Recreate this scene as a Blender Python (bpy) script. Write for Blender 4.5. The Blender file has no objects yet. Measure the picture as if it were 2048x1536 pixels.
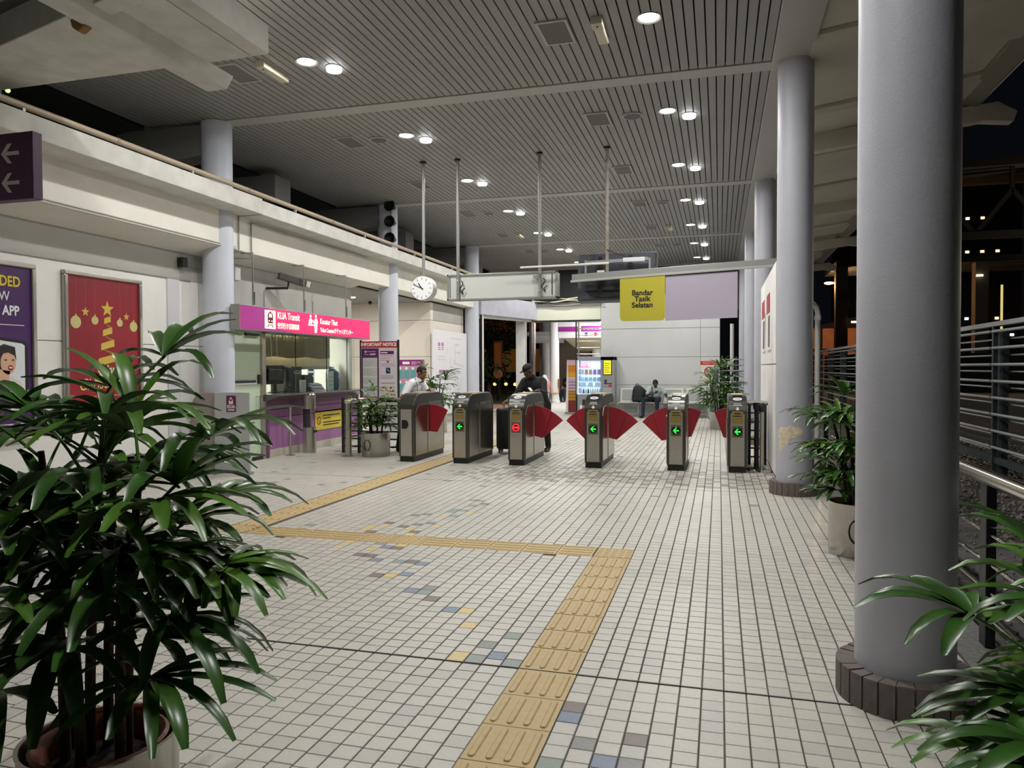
import bpy, math, random
import numpy as np
from mathutils import Vector, Matrix, Euler
S = bpy.context.scene
C = S.collection
R = math.radians
random.seed(7)

def lin(c):
    return tuple((x / 255 / 12.92) if x <= 10.3 else (((x / 255) + .055) / 1.055) ** 2.4 for x in c)

# ------------------------------------------------------------------ camera, world, exposure
YAW, PITCH, ROLL = .2727, .0219, -.0031
cy, sy = math.cos(YAW), math.sin(YAW)
fw = Vector((-sy, cy, 0)); rt = Vector((cy, sy, 0)); up = Vector((0, 0, 1))
f2 = fw * math.cos(PITCH) - up * math.sin(PITCH); u2 = up * math.cos(PITCH) + fw * math.sin(PITCH)
r3 = rt * math.cos(ROLL) + u2 * math.sin(ROLL); u3 = u2 * math.cos(ROLL) - rt * math.sin(ROLL)
cam = bpy.data.cameras.new('camera')
cam.sensor_width = 36.0
cam.lens = 1481.15 / 2048 * 36
cam.clip_start = .05; cam.clip_end = 600
camo = bpy.data.objects.new('camera', cam); C.objects.link(camo)
camo.matrix_world = Matrix(((r3.x, u3.x, -f2.x, 0), (r3.y, u3.y, -f2.y, 0), (r3.z, u3.z, -f2.z, 1.5), (0, 0, 0, 1)))
S.camera = camo
w = bpy.data.worlds.new('night'); S.world = w; w.use_nodes = True
bg = w.node_tree.nodes['Background']
bg.inputs[0].default_value = (.0012, .0014, .0020, 1); bg.inputs[1].default_value = 1.0
S.view_settings.view_transform = 'Standard'; S.view_settings.look = 'None'
S.view_settings.gamma = 1; S.view_settings.use_curve_mapping = False
S.view_settings.exposure = 0.85
LAMP_W = 34.0           # watts of one ceiling downlight
LAMP_COL = (1.0, .985, .96)
LAMP_X = ((-4.66, -4.43), (-.706, -.42))     # first and second lamp of each pair, left and right row
LAMP_Y = [7.78 + 2.868 * k for k in range(-2, 8)]

# ------------------------------------------------------------------ helpers
MATS = {}
def mat(name, col, rough=.55, metal=0.0, emit=0.0, noise=None, bump=None, spec=.5, alpha=None, trans=None, ecol=None, coord='Object'):
    """noise=(scale, amount): mottled colour;  bump=(scale, strength)"""
    if name in MATS: return MATS[name]
    m = bpy.data.materials.new(name); m.use_nodes = True; nt = m.node_tree; b = nt.nodes['Principled BSDF']
    c = lin(col)
    b.inputs['Base Color'].default_value = (*c, 1); b.inputs['Roughness'].default_value = rough
    b.inputs['Metallic'].default_value = metal; b.inputs['Specular IOR Level'].default_value = spec
    if emit:
        b.inputs['Emission Color'].default_value = (*lin(ecol or col), 1); b.inputs['Emission Strength'].default_value = emit
    if trans is not None:
        b.inputs['Transmission Weight'].default_value = trans; b.inputs['IOR'].default_value = 1.15
    if alpha is not None: b.inputs['Alpha'].default_value = alpha
    if noise or bump:
        tc = nt.nodes.new('ShaderNodeTexCoord')
    if noise:
        n = nt.nodes.new('ShaderNodeTexNoise'); n.inputs['Scale'].default_value = noise[0]; n.inputs['Detail'].default_value = 5
        nt.links.new(tc.outputs[coord], n.inputs['Vector'])
        r = nt.nodes.new('ShaderNodeValToRGB')
        a = noise[1]
        r.color_ramp.elements[0].position = .3; r.color_ramp.elements[1].position = .7
        r.color_ramp.elements[0].color = (*[x * (1 - a) for x in c], 1)
        r.color_ramp.elements[1].color = (*[min(1, x * (1 + a)) for x in c], 1)
        nt.links.new(n.outputs['Fac'], r.inputs['Fac']); nt.links.new(r.outputs['Color'], b.inputs['Base Color'])
    if bump:
        n = nt.nodes.new('ShaderNodeTexNoise'); n.inputs['Scale'].default_value = bump[0]; n.inputs['Detail'].default_value = 3
        nt.links.new(tc.outputs[coord], n.inputs['Vector'])
        bp = nt.nodes.new('ShaderNodeBump'); bp.inputs['Strength'].default_value = bump[1]; bp.inputs['Distance'].default_value = .01
        nt.links.new(n.outputs['Fac'], bp.inputs['Height']); nt.links.new(bp.outputs['Normal'], b.inputs['Normal'])
    MATS[name] = m
    return m

def wmat(o):
    m = Matrix.LocRotScale(o.location, o.rotation_euler, o.scale)
    return wmat(o.parent) @ m if o.parent else m

def tag(o, label=None, cat=None, group=None, kind=None):
    if label: o['label'] = label
    if cat: o['category'] = cat
    if group: o['group'] = group
    if kind: o['kind'] = kind
    return o

def thing(name, label, cat, loc=(0, 0, 0), rz=0.0, group=None, kind=None):
    o = bpy.data.objects.new(name, None); C.objects.link(o)
    o.location = loc; o.rotation_euler = (0, 0, rz); o.empty_display_size = .1
    return tag(o, label, cat, group, kind)

class MB:
    """collects shapes into one mesh"""
    def __init__(s): s.v = []; s.f = []; s.m = []; s.mi = 0
    def add(s, vs, fs):
        o = len(s.v); s.v += [tuple(v) for v in vs]; s.f += [tuple(i + o for i in f) for f in fs]; s.m += [s.mi] * len(fs); return s
    def mat(s, i): s.mi = i; return s
    def box(s, x0, x1, y0, y1, z0, z1):
        if x0 > x1: x0, x1 = x1, x0
        if y0 > y1: y0, y1 = y1, y0
        if z0 > z1: z0, z1 = z1, z0
        return s.add([(x0, y0, z0), (x1, y0, z0), (x1, y1, z0), (x0, y1, z0), (x0, y0, z1), (x1, y0, z1), (x1, y1, z1), (x0, y1, z1)],
                     [(0, 3, 2, 1), (4, 5, 6, 7), (0, 1, 5, 4), (1, 2, 6, 5), (2, 3, 7, 6), (3, 0, 4, 7)])
    def cbox(s, c, h):
        return s.box(c[0] - h[0], c[0] + h[0], c[1] - h[1], c[1] + h[1], c[2] - h[2], c[2] + h[2])
    def bar(s, p0, p1, wx, wz, upv=(0, 0, 1)):
        p0 = Vector(p0); p1 = Vector(p1); d = (p1 - p0).normalized(); u = Vector(upv)
        a = d.cross(u).normalized() * wx / 2; b = a.cross(d).normalized() * wz / 2
        vs = [p + i * a + j * b for p in (p0, p1) for i, j in ((-1, -1), (1, -1), (1, 1), (-1, 1))]
        return s.add(vs, [(0, 1, 2, 3), (7, 6, 5, 4), (0, 4, 5, 1), (1, 5, 6, 2), (2, 6, 7, 3), (3, 7, 4, 0)])
    def tube(s, pts, r, n=10, caps=True):
        pts = [Vector(p) for p in pts]; k = len(pts)
        rs = r if isinstance(r, (list, tuple)) else [r] * k
        vs = []; prev = None
        for i, p in enumerate(pts):
            d = (pts[min(i + 1, k - 1)] - pts[max(i - 1, 0)])
            d = d.normalized() if d.length > 1e-9 else Vector((0, 0, 1))
            if prev is None:
                a = d.cross(Vector((0, 0, 1)))
                if a.length < 1e-3: a = d.cross(Vector((0, 1, 0)))
            else:
                a = prev - d * prev.dot(d)
            a.normalize(); prev = a; b = d.cross(a)
            vs += [p + rs[i] * (math.cos(2 * math.pi * j / n) * a + math.sin(2 * math.pi * j / n) * b) for j in range(n)]
        fs = [(i * n + j, i * n + (j + 1) % n, (i + 1) * n + (j + 1) % n, (i + 1) * n + j) for i in range(k - 1) for j in range(n)]
        if caps: fs += [tuple(range(n - 1, -1, -1)), tuple((k - 1) * n + j for j in range(n))]
        return s.add(vs, fs)
    def cyl(s, p0, p1, r, n=16, r2=None): return s.tube([p0, p1], [r, r if r2 is None else r2], n)
    def lathe(s, prof, n=24, c=(0, 0, 0), closed=False, axis='z'):
        vs = []
        for r, z in prof:
            for j in range(n):
                a = 2 * math.pi * j / n
                q = (r * math.cos(a), r * math.sin(a), z)
                if axis == 'y': q = (q[0], q[2], q[1])
                if axis == 'x': q = (q[2], q[0], q[1])
                vs.append((c[0] + q[0], c[1] + q[1], c[2] + q[2]))
        k = len(prof)
        flip = axis == 'y'
        fs = []
        for i in range(k if closed else k - 1):
            i2 = (i + 1) % k
            for j in range(n):
                q = (i * n + j, i * n + (j + 1) % n, i2 * n + (j + 1) % n, i2 * n + j)
                fs.append(q[::-1] if flip else q)
        if not closed:
            a = tuple(range(n)); b = tuple((k - 1) * n + j for j in range(n))
            if prof[0][0] > 1e-6: fs.append(a if flip else a[::-1])
            if prof[-1][0] > 1e-6: fs.append(b[::-1] if flip else b)
        return s.add(vs, fs)
    def prism(s, poly, plane, a0, a1):
        k = len(poly)
        def P(p, a): return {'xy': (p[0], p[1], a), 'xz': (p[0], a, p[1]), 'yz': (a, p[0], p[1])}[plane]
        vs = [P(p, a0) for p in poly] + [P(p, a1) for p in poly]
        fs = [tuple(range(k - 1, -1, -1)), tuple(range(k, 2 * k))] + [(i, (i + 1) % k, (i + 1) % k + k, i + k) for i in range(k)]
        return s.add(vs, fs)
    def ell(s, c, rad, n=12, m=8, rot=None):
        c = Vector(c); vs = [Vector((0, 0, -rad[2]))]
        for i in range(1, m):
            t = -math.pi / 2 + math.pi * i / m
            for j in range(n):
                a = 2 * math.pi * j / n
                vs.append(Vector((rad[0] * math.cos(t) * math.cos(a), rad[1] * math.cos(t) * math.sin(a), rad[2] * math.sin(t))))
        vs.append(Vector((0, 0, rad[2])))
        if rot is not None: vs = [rot @ v for v in vs]
        vs = [v + c for v in vs]
        fs = [(0, 1 + (j + 1) % n, 1 + j) for j in range(n)]
        for i in range(m - 2):
            o = 1 + i * n
            fs += [(o + j, o + (j + 1) % n, o + n + (j + 1) % n, o + n + j) for j in range(n)]
        o = 1 + (m - 2) * n; l = len(vs) - 1
        fs += [(o + j, o + (j + 1) % n, l) for j in range(n)]
        return s.add(vs, fs)
    def mesh(s, name, inv=None):
        me = bpy.data.meshes.new(name)
        v = s.v if inv is None else [tuple(inv @ Vector(p)) for p in s.v]
        me.from_pydata(v, [], s.f)
        if any(s.m): me.polygons.foreach_set('material_index', s.m)
        return me
    def build(s, name, mats, parent=None, smooth=0, bevel=0, label=None, local=False, kind=None, seg=2):
        inv = wmat(parent).inverted() if parent is not None and not local else None
        me = s.mesh(name, inv)
        me.update()
        import bmesh
        bm = bmesh.new(); bm.from_mesh(me); bmesh.ops.recalc_face_normals(bm, faces=bm.faces); bm.to_mesh(me); bm.free()
        for m in (mats if isinstance(mats, (list, tuple)) else [mats]): me.materials.append(m)
        if smooth:
            me.polygons.foreach_set('use_smooth', [True] * len(me.polygons)); me.set_sharp_from_angle(angle=R(smooth))
        o = bpy.data.objects.new(name, me); C.objects.link(o)
        if parent is not None: o.parent = parent
        if bevel:
            b = o.modifiers.new('bevel', 'BEVEL'); b.width = bevel; b.segments = seg; b.limit_method = 'ANGLE'; b.angle_limit = R(40)
        return tag(o, label, None, None, kind)

def text(body, size, parent, m, org, xd=(1, 0, 0), yd=(0, 0, 1), align='LEFT', ext=.0015, bold=0, name='lettering', sx=1.0, local=False, line=1.0):
    cu = bpy.data.curves.new('t', 'FONT'); cu.body = body; cu.size = size; cu.align_x = align; cu.extrude = ext; cu.offset = bold
    cu.resolution_u = 3; cu.space_line = line
    o = bpy.data.objects.new('t', cu)
    me = bpy.data.meshes.new_from_object(o)
    bpy.data.objects.remove(o); bpy.data.curves.remove(cu)
    X = Vector(xd).normalized(); Y = Vector(yd).normalized(); N = X.cross(Y)
    M = Matrix(((X.x * sx, Y.x, N.x, org[0]), (X.y * sx, Y.y, N.y, org[1]), (X.z * sx, Y.z, N.z, org[2]), (0, 0, 0, 1)))
    if parent is not None and not local: M = wmat(parent).inverted() @ M
    me.transform(M); me.materials.clear(); me.materials.append(m); me.name = name
    o = bpy.data.objects.new(name, me); C.objects.link(o); o.parent = parent
    return o

def copy_tree(o, parent=None):
    c = o.copy(); C.objects.link(c)
    if parent is not None: c.parent = parent
    for ch in list(o.children): copy_tree(ch, c)
    return c

def area(name, loc, power, size, col=(1, 1, 1), rot=(0, 0, 0), size_y=None, spread=180):
    l = bpy.data.lights.new(name, 'AREA'); l.energy = power; l.size = size; l.color = col; l.spread = R(spread)
    if size_y: l.shape = 'RECTANGLE'; l.size_y = size_y
    else: l.shape = 'DISK'
    o = bpy.data.objects.new(name, l); C.objects.link(o); o.location = loc; o.rotation_euler = rot
    return o

# ------------------------------------------------------------------ materials
M_white = mat('white_paint', (236, 235, 230), .6, noise=(3, .04), bump=(40, .06))
M_lcol = mat('column_pale_blue_paint', (206, 210, 221), .5, noise=(3, .04), bump=(90, .1))
M_beam = mat('beam_white_paint', (230, 227, 216), .6, noise=(2.2, .05), bump=(30, .08))
M_soff = mat('soffit_paint', (214, 208, 196), .7, noise=(2, .04))
M_band = mat('grey_wall_paint', (178, 176, 170), .65, noise=(3, .04), bump=(60, .08))
M_conc = mat('raw_concrete_paint', (205, 204, 196), .75, noise=(4, .12), bump=(25, .15))
M_col = mat('column_paint', (186, 187, 196), .5, noise=(3, .05), bump=(90, .12))
M_grout = mat('grout', (84, 81, 78), .9, noise=(8, .2))
M_slat = mat('ceiling_slat_paint', (152, 151, 148), .5, noise=(1.3, .05))
M_slatgap = mat('ceiling_void', (22, 22, 24), .9)
M_trimc = mat('ceiling_trim_paint', (178, 177, 173), .5)
M_canopy = mat('canopy_panel_paint', (206, 200, 184), .6, noise=(1.5, .06))
M_dark = mat('dark_grey_metal', (62, 63, 62), .35, .6)
M_black = mat('black_plastic', (18, 18, 19), .45)
M_steel = mat('brushed_steel', (186, 182, 172), .28, .95, noise=(14, .05))
M_steel2 = mat('polished_steel', (210, 208, 202), .16, 1.0)
M_galv = mat('painted_grey_metal', (150, 152, 148), .45, .3)
M_glass = mat('clear_glass', (235, 245, 240), .03, trans=1.0)
M_red = mat('red_flap_plastic', (150, 30, 44), .35)
M_purple = mat('purple_panel', (156, 104, 152), .4)
M_deep = mat('deep_purple_print', (92, 28, 92), .5)
M_magenta = mat('magenta_print', (140, 26, 120), .5)
M_wprint = mat('white_print', (238, 238, 238), .5)
M_bprint = mat('black_print', (16, 16, 16), .5)
M_gprint = mat('grey_print', (120, 120, 124), .6)
M_yel = mat('yellow_print', (222, 196, 40), .5)
M_soil = mat('potting_soil', (44, 30, 22), .95, noise=(30, .4), bump=(60, .8))
M_leaf = mat('palm_leaf', (58, 98, 36), .3, noise=(6, .3), spec=.5)
M_leafl = mat('palm_leaf_light', (86, 128, 44), .32, noise=(6, .25), spec=.5)
M_cane = mat('palm_cane_fibre', (58, 42, 30), .9, noise=(40, .4), bump=(80, .7))
M_terra = mat('terracotta_plastic', (150, 84, 66), .6, noise=(5, .1))
M_orange = mat('orange_lit_surface', (150, 74, 30), .9)
M_night = mat('night_dark_surface', (24, 24, 28), .9)
# ================================================================== FLOOR
# coloured tiles: column, distance along the hall, kind
TILE_SPOTS = [(-64,9.38,7),(-64,9.66,7),(-64,10.45,7),(-58,8.51,7),(-58,8.82,7),(-51,8.53,7),(-49,8.73,7),(-49,10.26,7),(-48,9.25,7),(-41,9.76,7),(-41,9.78,7),(-41,10.75,7),(-39,6.29,6),(-39,10.14,7),(-39,10.17,7),(-36,9.21,7),(-36,9.22,7),(-36,10.45,7),(-35,10.0,7),(-35,10.01,7),(-35,10.64,7),(-35,10.98,7),(-33,6.23,4),(-33,6.41,4),(-33,10.27,7),(-33,10.29,7),(-32,5.56,4),(-32,5.77,4),(-32,6.13,5),(-32,6.51,4),(-32,6.61,5),(-32,10.62,7),(-32,10.67,7),(-31,6.98,7),(-31,9.4,7),(-31,9.96,7),(-30,6.44,5),(-30,7.0,7),(-30,8.95,7),(-30,8.96,7),(-30,10.08,7),(-30,10.27,7),(-29,5.38,5),(-29,5.57,4),(-29,5.76,6),(-29,6.35,4),(-29,6.53,3),(-29,10.19,7),(-29,10.37,7),(-28,5.39,5),(-28,5.67,3),(-28,6.14,4),(-28,6.23,5),(-28,6.64,3),(-28,6.91,4),(-28,7.29,6),(-28,7.35,6),(-28,7.99,7),(-28,9.88,7),(-28,10.54,7),(-27,5.3,3),(-27,5.67,5),(-27,5.79,4),(-27,6.55,4),(-27,7.09,6),(-27,7.3,6),(-27,7.66,6),(-27,7.98,7),(-27,10.18,7),(-27,10.38,7),(-27,10.77,7),(-26,7.23,4),(-26,7.79,5),(-26,9.99,7),(-25,4.91,5),(-25,5.31,6),(-25,10.18,7),(-25,10.39,7),(-24,4.93,4),(-24,5.31,5),(-24,9.71,7),(-23,4.94,3),(-23,5.22,3),(-23,8.5,7),(-22,8.79,7),(-22,8.92,7),(-21,4.64,3),(-20,4.57,6),(-20,4.66,7),(-20,10.24,7),(-19,4.45,5),(-18,9.99,7),(-17,4.27,3),(-17,9.89,7),(-17,10.24,7),(-16,4.28,4),(-16,10.2,7),(-15,4.07,4),(-15,4.09,4),(-15,9.51,7),(-15,10.62,5),(-14,3.6,4),(-13,3.62,6),(-13,3.8,7),(-13,8.01,7),(-13,8.78,7),(-12,3.7,3),(-12,3.99,6),(-12,9.68,7),(-11,3.61,6),(-10,9.36,7),(-10,9.61,7),(-10,9.92,7),(-8,8.76,7),(-8,10.12,7),(-7,2.75,6),(-7,3.12,3),(-7,3.22,5),(-7,9.39,7),(-6,2.94,7),(-6,8.73,7),(-6,10.45,7),(-5,2.76,3),(-4,2.78,7),(-4,2.94,5),(-4,10.43,7),(1,10.2,7),(2,9.83,7),(2,10.24,7),(3,8.38,7)]
P = .0985
JOINTS = [-2.2, 3.537, 9.273, 15.009, 20.745, 26.48]
XL, XR = -7.4, 1.22
floor = MB().box(XL, XR, -2.2, 26.48, -.2, -.004).build('floor', M_grout)
tag(floor, 'pale tiled station floor with dark grout and yellow guiding path', None, None, 'structure')
M_t = [mat('tile_cream', (205, 202, 192), .4, noise=(45, .05), bump=(120, .12)),
       mat('tile_cream_warm', (207, 203, 191), .4, noise=(45, .05), bump=(120, .12)),
       mat('tile_cream_grey', (196, 194, 186), .4, noise=(45, .05), bump=(120, .12)),
       mat('tile_blue', (130, 144, 164), .45, noise=(45, .08)), mat('tile_yellow', (224, 200, 138), .45, noise=(45, .08)),
       mat('tile_brown', (132, 120, 114), .45, noise=(45, .08)), mat('tile_green_grey', (148, 158, 152), .45, noise=(45, .08)),
       mat('tile_grey', (146, 146, 144), .45, noise=(45, .08)), mat('tile_worn', (160, 154, 140), .5, noise=(45, .1))]
KX0, KX1 = -75, 12
SPECIAL = {}
for (cx, cyy, k) in TILE_SPOTS: SPECIAL.setdefault(cx, []).append((cyy, k))
TX0, TX1 = -10, -8                      # columns taken by the straight tactile strip
def in_tactile(x, y):
    if -.965 < x < -.66 and y < 6.12: return True
    if -4.49 < x < -.66 and 5.79 < y < 6.12: return True
    if -4.49 < x < -4.16 and 5.79 < y < 15.0: return True
    return False
PLINTHS = [(.813, 3.69, .285), (.86, 9.35, .285), (.85, 15.1, .28), (.85, 20.85, .28)]
rng = random.Random(3)
tiles = []
for k in range(KX0, KX1):
    x0 = .0255 + k * P
    if x0 < XL: continue
    off = 0
    for b in range(len(JOINTS) - 1):
        ya, yb = JOINTS[b] + .007, JOINTS[b + 1] - .007
        n = 58; pt = (yb - ya) / n
        off = rng.uniform(-.35, .35) * pt * (.55 if b < 1 else .8)
        for i in range(n):
            t0 = ya if i == 0 else ya + i * pt + off
            t1 = yb if i == n - 1 else ya + (i + 1) * pt + off
            xm, ym = x0 + P / 2, (t0 + t1) / 2
            if ym > 24.5: continue
            if in_tactile(xm, ym): continue
            if any((xm - a) ** 2 + (ym - c) ** 2 < (q - .08) ** 2 for a, c, q in PLINTHS): continue
            s = next((q for yy, q in SPECIAL.get(k, ()) if t0 <= yy < t1), None)
            if s is None:
                d = rng.random()
                s = 0 if d < .6 else (1 if d < .8 else 2)
                if 9.5 < ym < 11.2 and -3.3 < xm < .8 and rng.random() < .3: s = 8
                elif 9.4 < ym < 11.2 and -3.6 < xm < .6 and rng.random() < .07: s = 7
                elif ym > 11 and rng.random() < .03: s = 7
            tiles.append((x0 + .003, x0 + P - .003, t0 + .0019, t1 - .0019, s, rng.uniform(-.0006, .0004)))
def seen(t):
    x, y = (t[0] + t[1]) / 2, (t[2] + t[3]) / 2
    d = Vector((x, y, -1.5)); z = d.dot(f2)
    if z < .3: return -1
    px = 1024 + 1481 * d.dot(r3) / z; py = 768 - 1481 * d.dot(u3) / z
    if not (-20 < px < 2068 and py < 1550): return -1
    if px < 340 and py > 1350: return -1
    return 1 / (z * z)
order = sorted(range(len(tiles)), key=lambda i: -seen(tiles[i]))
near = set(order[:300])
TC = {}
fld = [MB() for _ in range(1)][0]
V = []; F = []; MI = []
for i, (a, b, c, d, s, dz) in enumerate(tiles):
    if i in near:
        key = (s, round(d - c, 4))
        if key not in TC:
            hx, hy, ch = (b - a) / 2, (d - c) / 2, .0022
            m = MB()
            vs = [(sx * hx, sy_ * hy, -.009) for sx, sy_ in ((-1, -1), (1, -1), (1, 1), (-1, 1))]
            vs += [(sx * hx, sy_ * hy, -ch) for sx, sy_ in ((-1, -1), (1, -1), (1, 1), (-1, 1))]
            vs += [(sx * (hx - ch), sy_ * (hy - ch), 0) for sx, sy_ in ((-1, -1), (1, -1), (1, 1), (-1, 1))]
            fs = [(8, 9, 10, 11)] + [(j + q, (j + 1) % 4 + q, (j + 1) % 4 + q + 4, j + q + 4) for q in (0, 4) for j in range(4)]
            m.add(vs, fs); me = m.mesh('tile'); me.materials.append(M_t[s]); TC[key] = me
        o = bpy.data.objects.new('tile', TC[key]); C.objects.link(o); o.parent = floor
        o.location = ((a + b) / 2, (c + d) / 2, dz)
    else:
        n = len(V); z1 = dz; ch = .002
        V += [(a, c, -.008), (b, c, -.008), (b, d, -.008), (a, d, -.008), (a + ch, c + ch, z1), (b - ch, c + ch, z1), (b - ch, d - ch, z1), (a + ch, d - ch, z1)]
        F += [(n + 4, n + 5, n + 6, n + 7), (n, n + 1, n + 5, n + 4), (n + 1, n + 2, n + 6, n + 5), (n + 2, n + 3, n + 7, n + 6), (n + 3, n, n + 4, n + 7)]
        MI += [s] * 5
me = bpy.data.meshes.new('tile_field'); me.from_pydata(V, [], F); me.polygons.foreach_set('material_index', MI)
for m in M_t: me.materials.append(m)
o = bpy.data.objects.new('tile_field', me); C.objects.link(o); o.parent = floor; o['kind'] = 'stuff'
for j in JOINTS[1:4]:
    MB().box(XL, XR, j - .0065, j + .0065, -.006, -.0005).build('expansion_joint', mat('joint_sealant', (20, 20, 20), .8), floor)
# tactile paving: one mesh per kind of tile, shared
M_tac = mat('tactile_yellow', (198, 173, 122), .5, noise=(25, .07), bump=(90, .1))
def tac_mesh(kind, hx, hy):
    m = MB().box(-hx, hx, -hy, hy, -.02, .0)
    if kind == 'bar':
        for i in range(4):
            x = -hx + (i + .5) * hx / 2; r = .017; L = hy - .018
            pl = [(x + r * math.cos(t), (L - r) * sg + r * math.sin(t)) for sg, ts in ((1, (0, 45, 90, 135, 180)), (-1, (180, 225, 270, 315, 360))) for t in map(R, ts)]
            pt = [(x + .62 * (px - x), py * .985) for px, py in pl]
            k = len(pl); m.add([(*q, 0) for q in pl] + [(*q, .006) for q in pt], [tuple(range(k, 2 * k))] + [(j, (j + 1) % k, (j + 1) % k + k, j + k) for j in range(k)])
    else:
        for i in range(5):
            for j in range(5):
                x = -hx + (i + .5) * 2 * hx / 5; y = -hy + (j + .5) * 2 * hy / 5
                m.lathe([(.021, 0), (.018, .003), (.012, .005)], 10, (x, y, 0))
    me = m.mesh('tactile_tile'); me.materials.append(M_tac); return me
T_bar = tac_mesh('bar', .1455, .1445); T_dot = tac_mesh('dot', .1455, .1445)
T_barx = tac_mesh('bar', .16, .1445); T_dotx = tac_mesh('dot', .16, .1445)
def tac(me, x, y, rz=0):
    o = bpy.data.objects.new('tactile_tile', me); C.objects.link(o); o.parent = floor; o.location = (x, y, .001); o.rotation_euler = (0, 0, rz)
xs = -.8118
y = 3.537 - .15
while y > .2: tac(T_bar, xs, y); y -= .2935
y = 3.537 + .15
for i in range(8): tac(T_bar, xs, y + i * .2805 if False else 3.537 + .15 + i * .2812)
tac(T_dot, xs, 5.955)
xt = -.8118 - .305
i = 0
while xt > -4.1:
    tac(T_dotx if i in (5, 6) else T_barx, xt, 5.955, R(90)); xt -= .2955; i += 1
tac(T_dotx, -4.325, 5.955, 0)
y = 6.255
while y < 14.9: tac(T_barx, -4.325, y); y += .2945

# ================================================================== CEILING
CZ = 5.09
ceiling = MB().box(-8.4, .72, -4.2, 27, CZ + .05, CZ + .12).build('ceiling', M_slatgap)
tag(ceiling, 'grey slatted metal ceiling of the station hall', None, None, 'structure')
sl = MB().box(-.0445, .0445, -2.72, 2.72, 0, .03); slm = sl.mesh('ceiling_slat'); slm.materials.append(M_slat)
far = MB(); cnt = 0
PS = .1045
nx = int((8.3 + .58) / PS)
for b in (2, 1, 3, 0, 4):
    yc = (JOINTS[b] + JOINTS[b + 1]) / 2 + .13
    for k in range(nx):
        x = .53 - k * PS
        if x < -8.3: continue
        if cnt < 300 and b in (1, 2, 3, 4) and x > -7.05:
            o = bpy.data.objects.new('ceiling_slat', slm); C.objects.link(o); o.parent = ceiling; o.location = (x, yc, CZ); cnt += 1
        else: far.box(x - .0445, x + .0445, yc - 2.72, yc + 2.72, CZ, CZ + .03)
far.build('ceiling_slat_field', M_slat, ceiling, kind='stuff')
for n, j in enumerate(JOINTS):
    t = MB().box(-8.3, .62, j, j + .26, CZ - .012, CZ + .05).build('trim_%d' % (n + 1), M_trimc, bevel=.006)
    tag(t, 'flat grey crossbeam cover across the ceiling, number %d from the entrance' % (n + 1), None, None, 'structure')
t = MB().box(.585, 1.02, -4.2, 27, CZ - .02, CZ + .06).build('trim_7', M_trimc, bevel=.01)
tag(t, 'plain grey ceiling border above the row of round columns', None, None, 'structure')
# outer canopy over the platform edge: folded panels
can = thing('trim_canopy', 'beige folded roof canopy sloping up beyond the columns towards the track', None, (1.0, 8, 5.1), kind='structure')
for k in range(-4, 8):
    y0 = 8.73 + 2.62 * k; y1 = y0 + 2.6
    sl_ = .13
    pts = []
    for x in (1.0, 3.42):
        z = 5.1 + sl_ * (x - 1)
        pts += [(x, y0, z), (x, y0 + .09, z - .05), (x, y0 + 1.35, z - .05), (x, y0 + 1.5, z + .05), (x, y1, z + .05), (x, y1, z + .16), (x, y0, z + .16)]
    MB().add(pts, [tuple(range(7)), tuple(range(13, 6, -1))] + [(i, (i + 1) % 7, (i + 1) % 7 + 7, i + 7) for i in range(7)]).build('canopy_panel', M_canopy, can)
gut = MB()
gut.prism([(3.36, 5.38), (3.62, 5.30), (3.70, 5.36), (3.72, 5.56), (3.40, 5.56)], 'xz', -2, 30)
gut.build('gutter', mat('gutter_paint', (128, 124, 112), .6), can, bevel=.01)
for k in range(-1, 5):
    y = JOINTS[1] + 5.736 * (k)
    bm_ = MB(); bm_.prism([(.95, 5.07), (3.9, 5.36), (4.15, 5.2), (4.1, 5.05), (3.7, 5.1), (.95, 4.78)], 'xz', y + 3.1, y + 3.3)
    bm_.build('canopy_rafter', M_canopy, can, bevel=.01)

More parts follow.
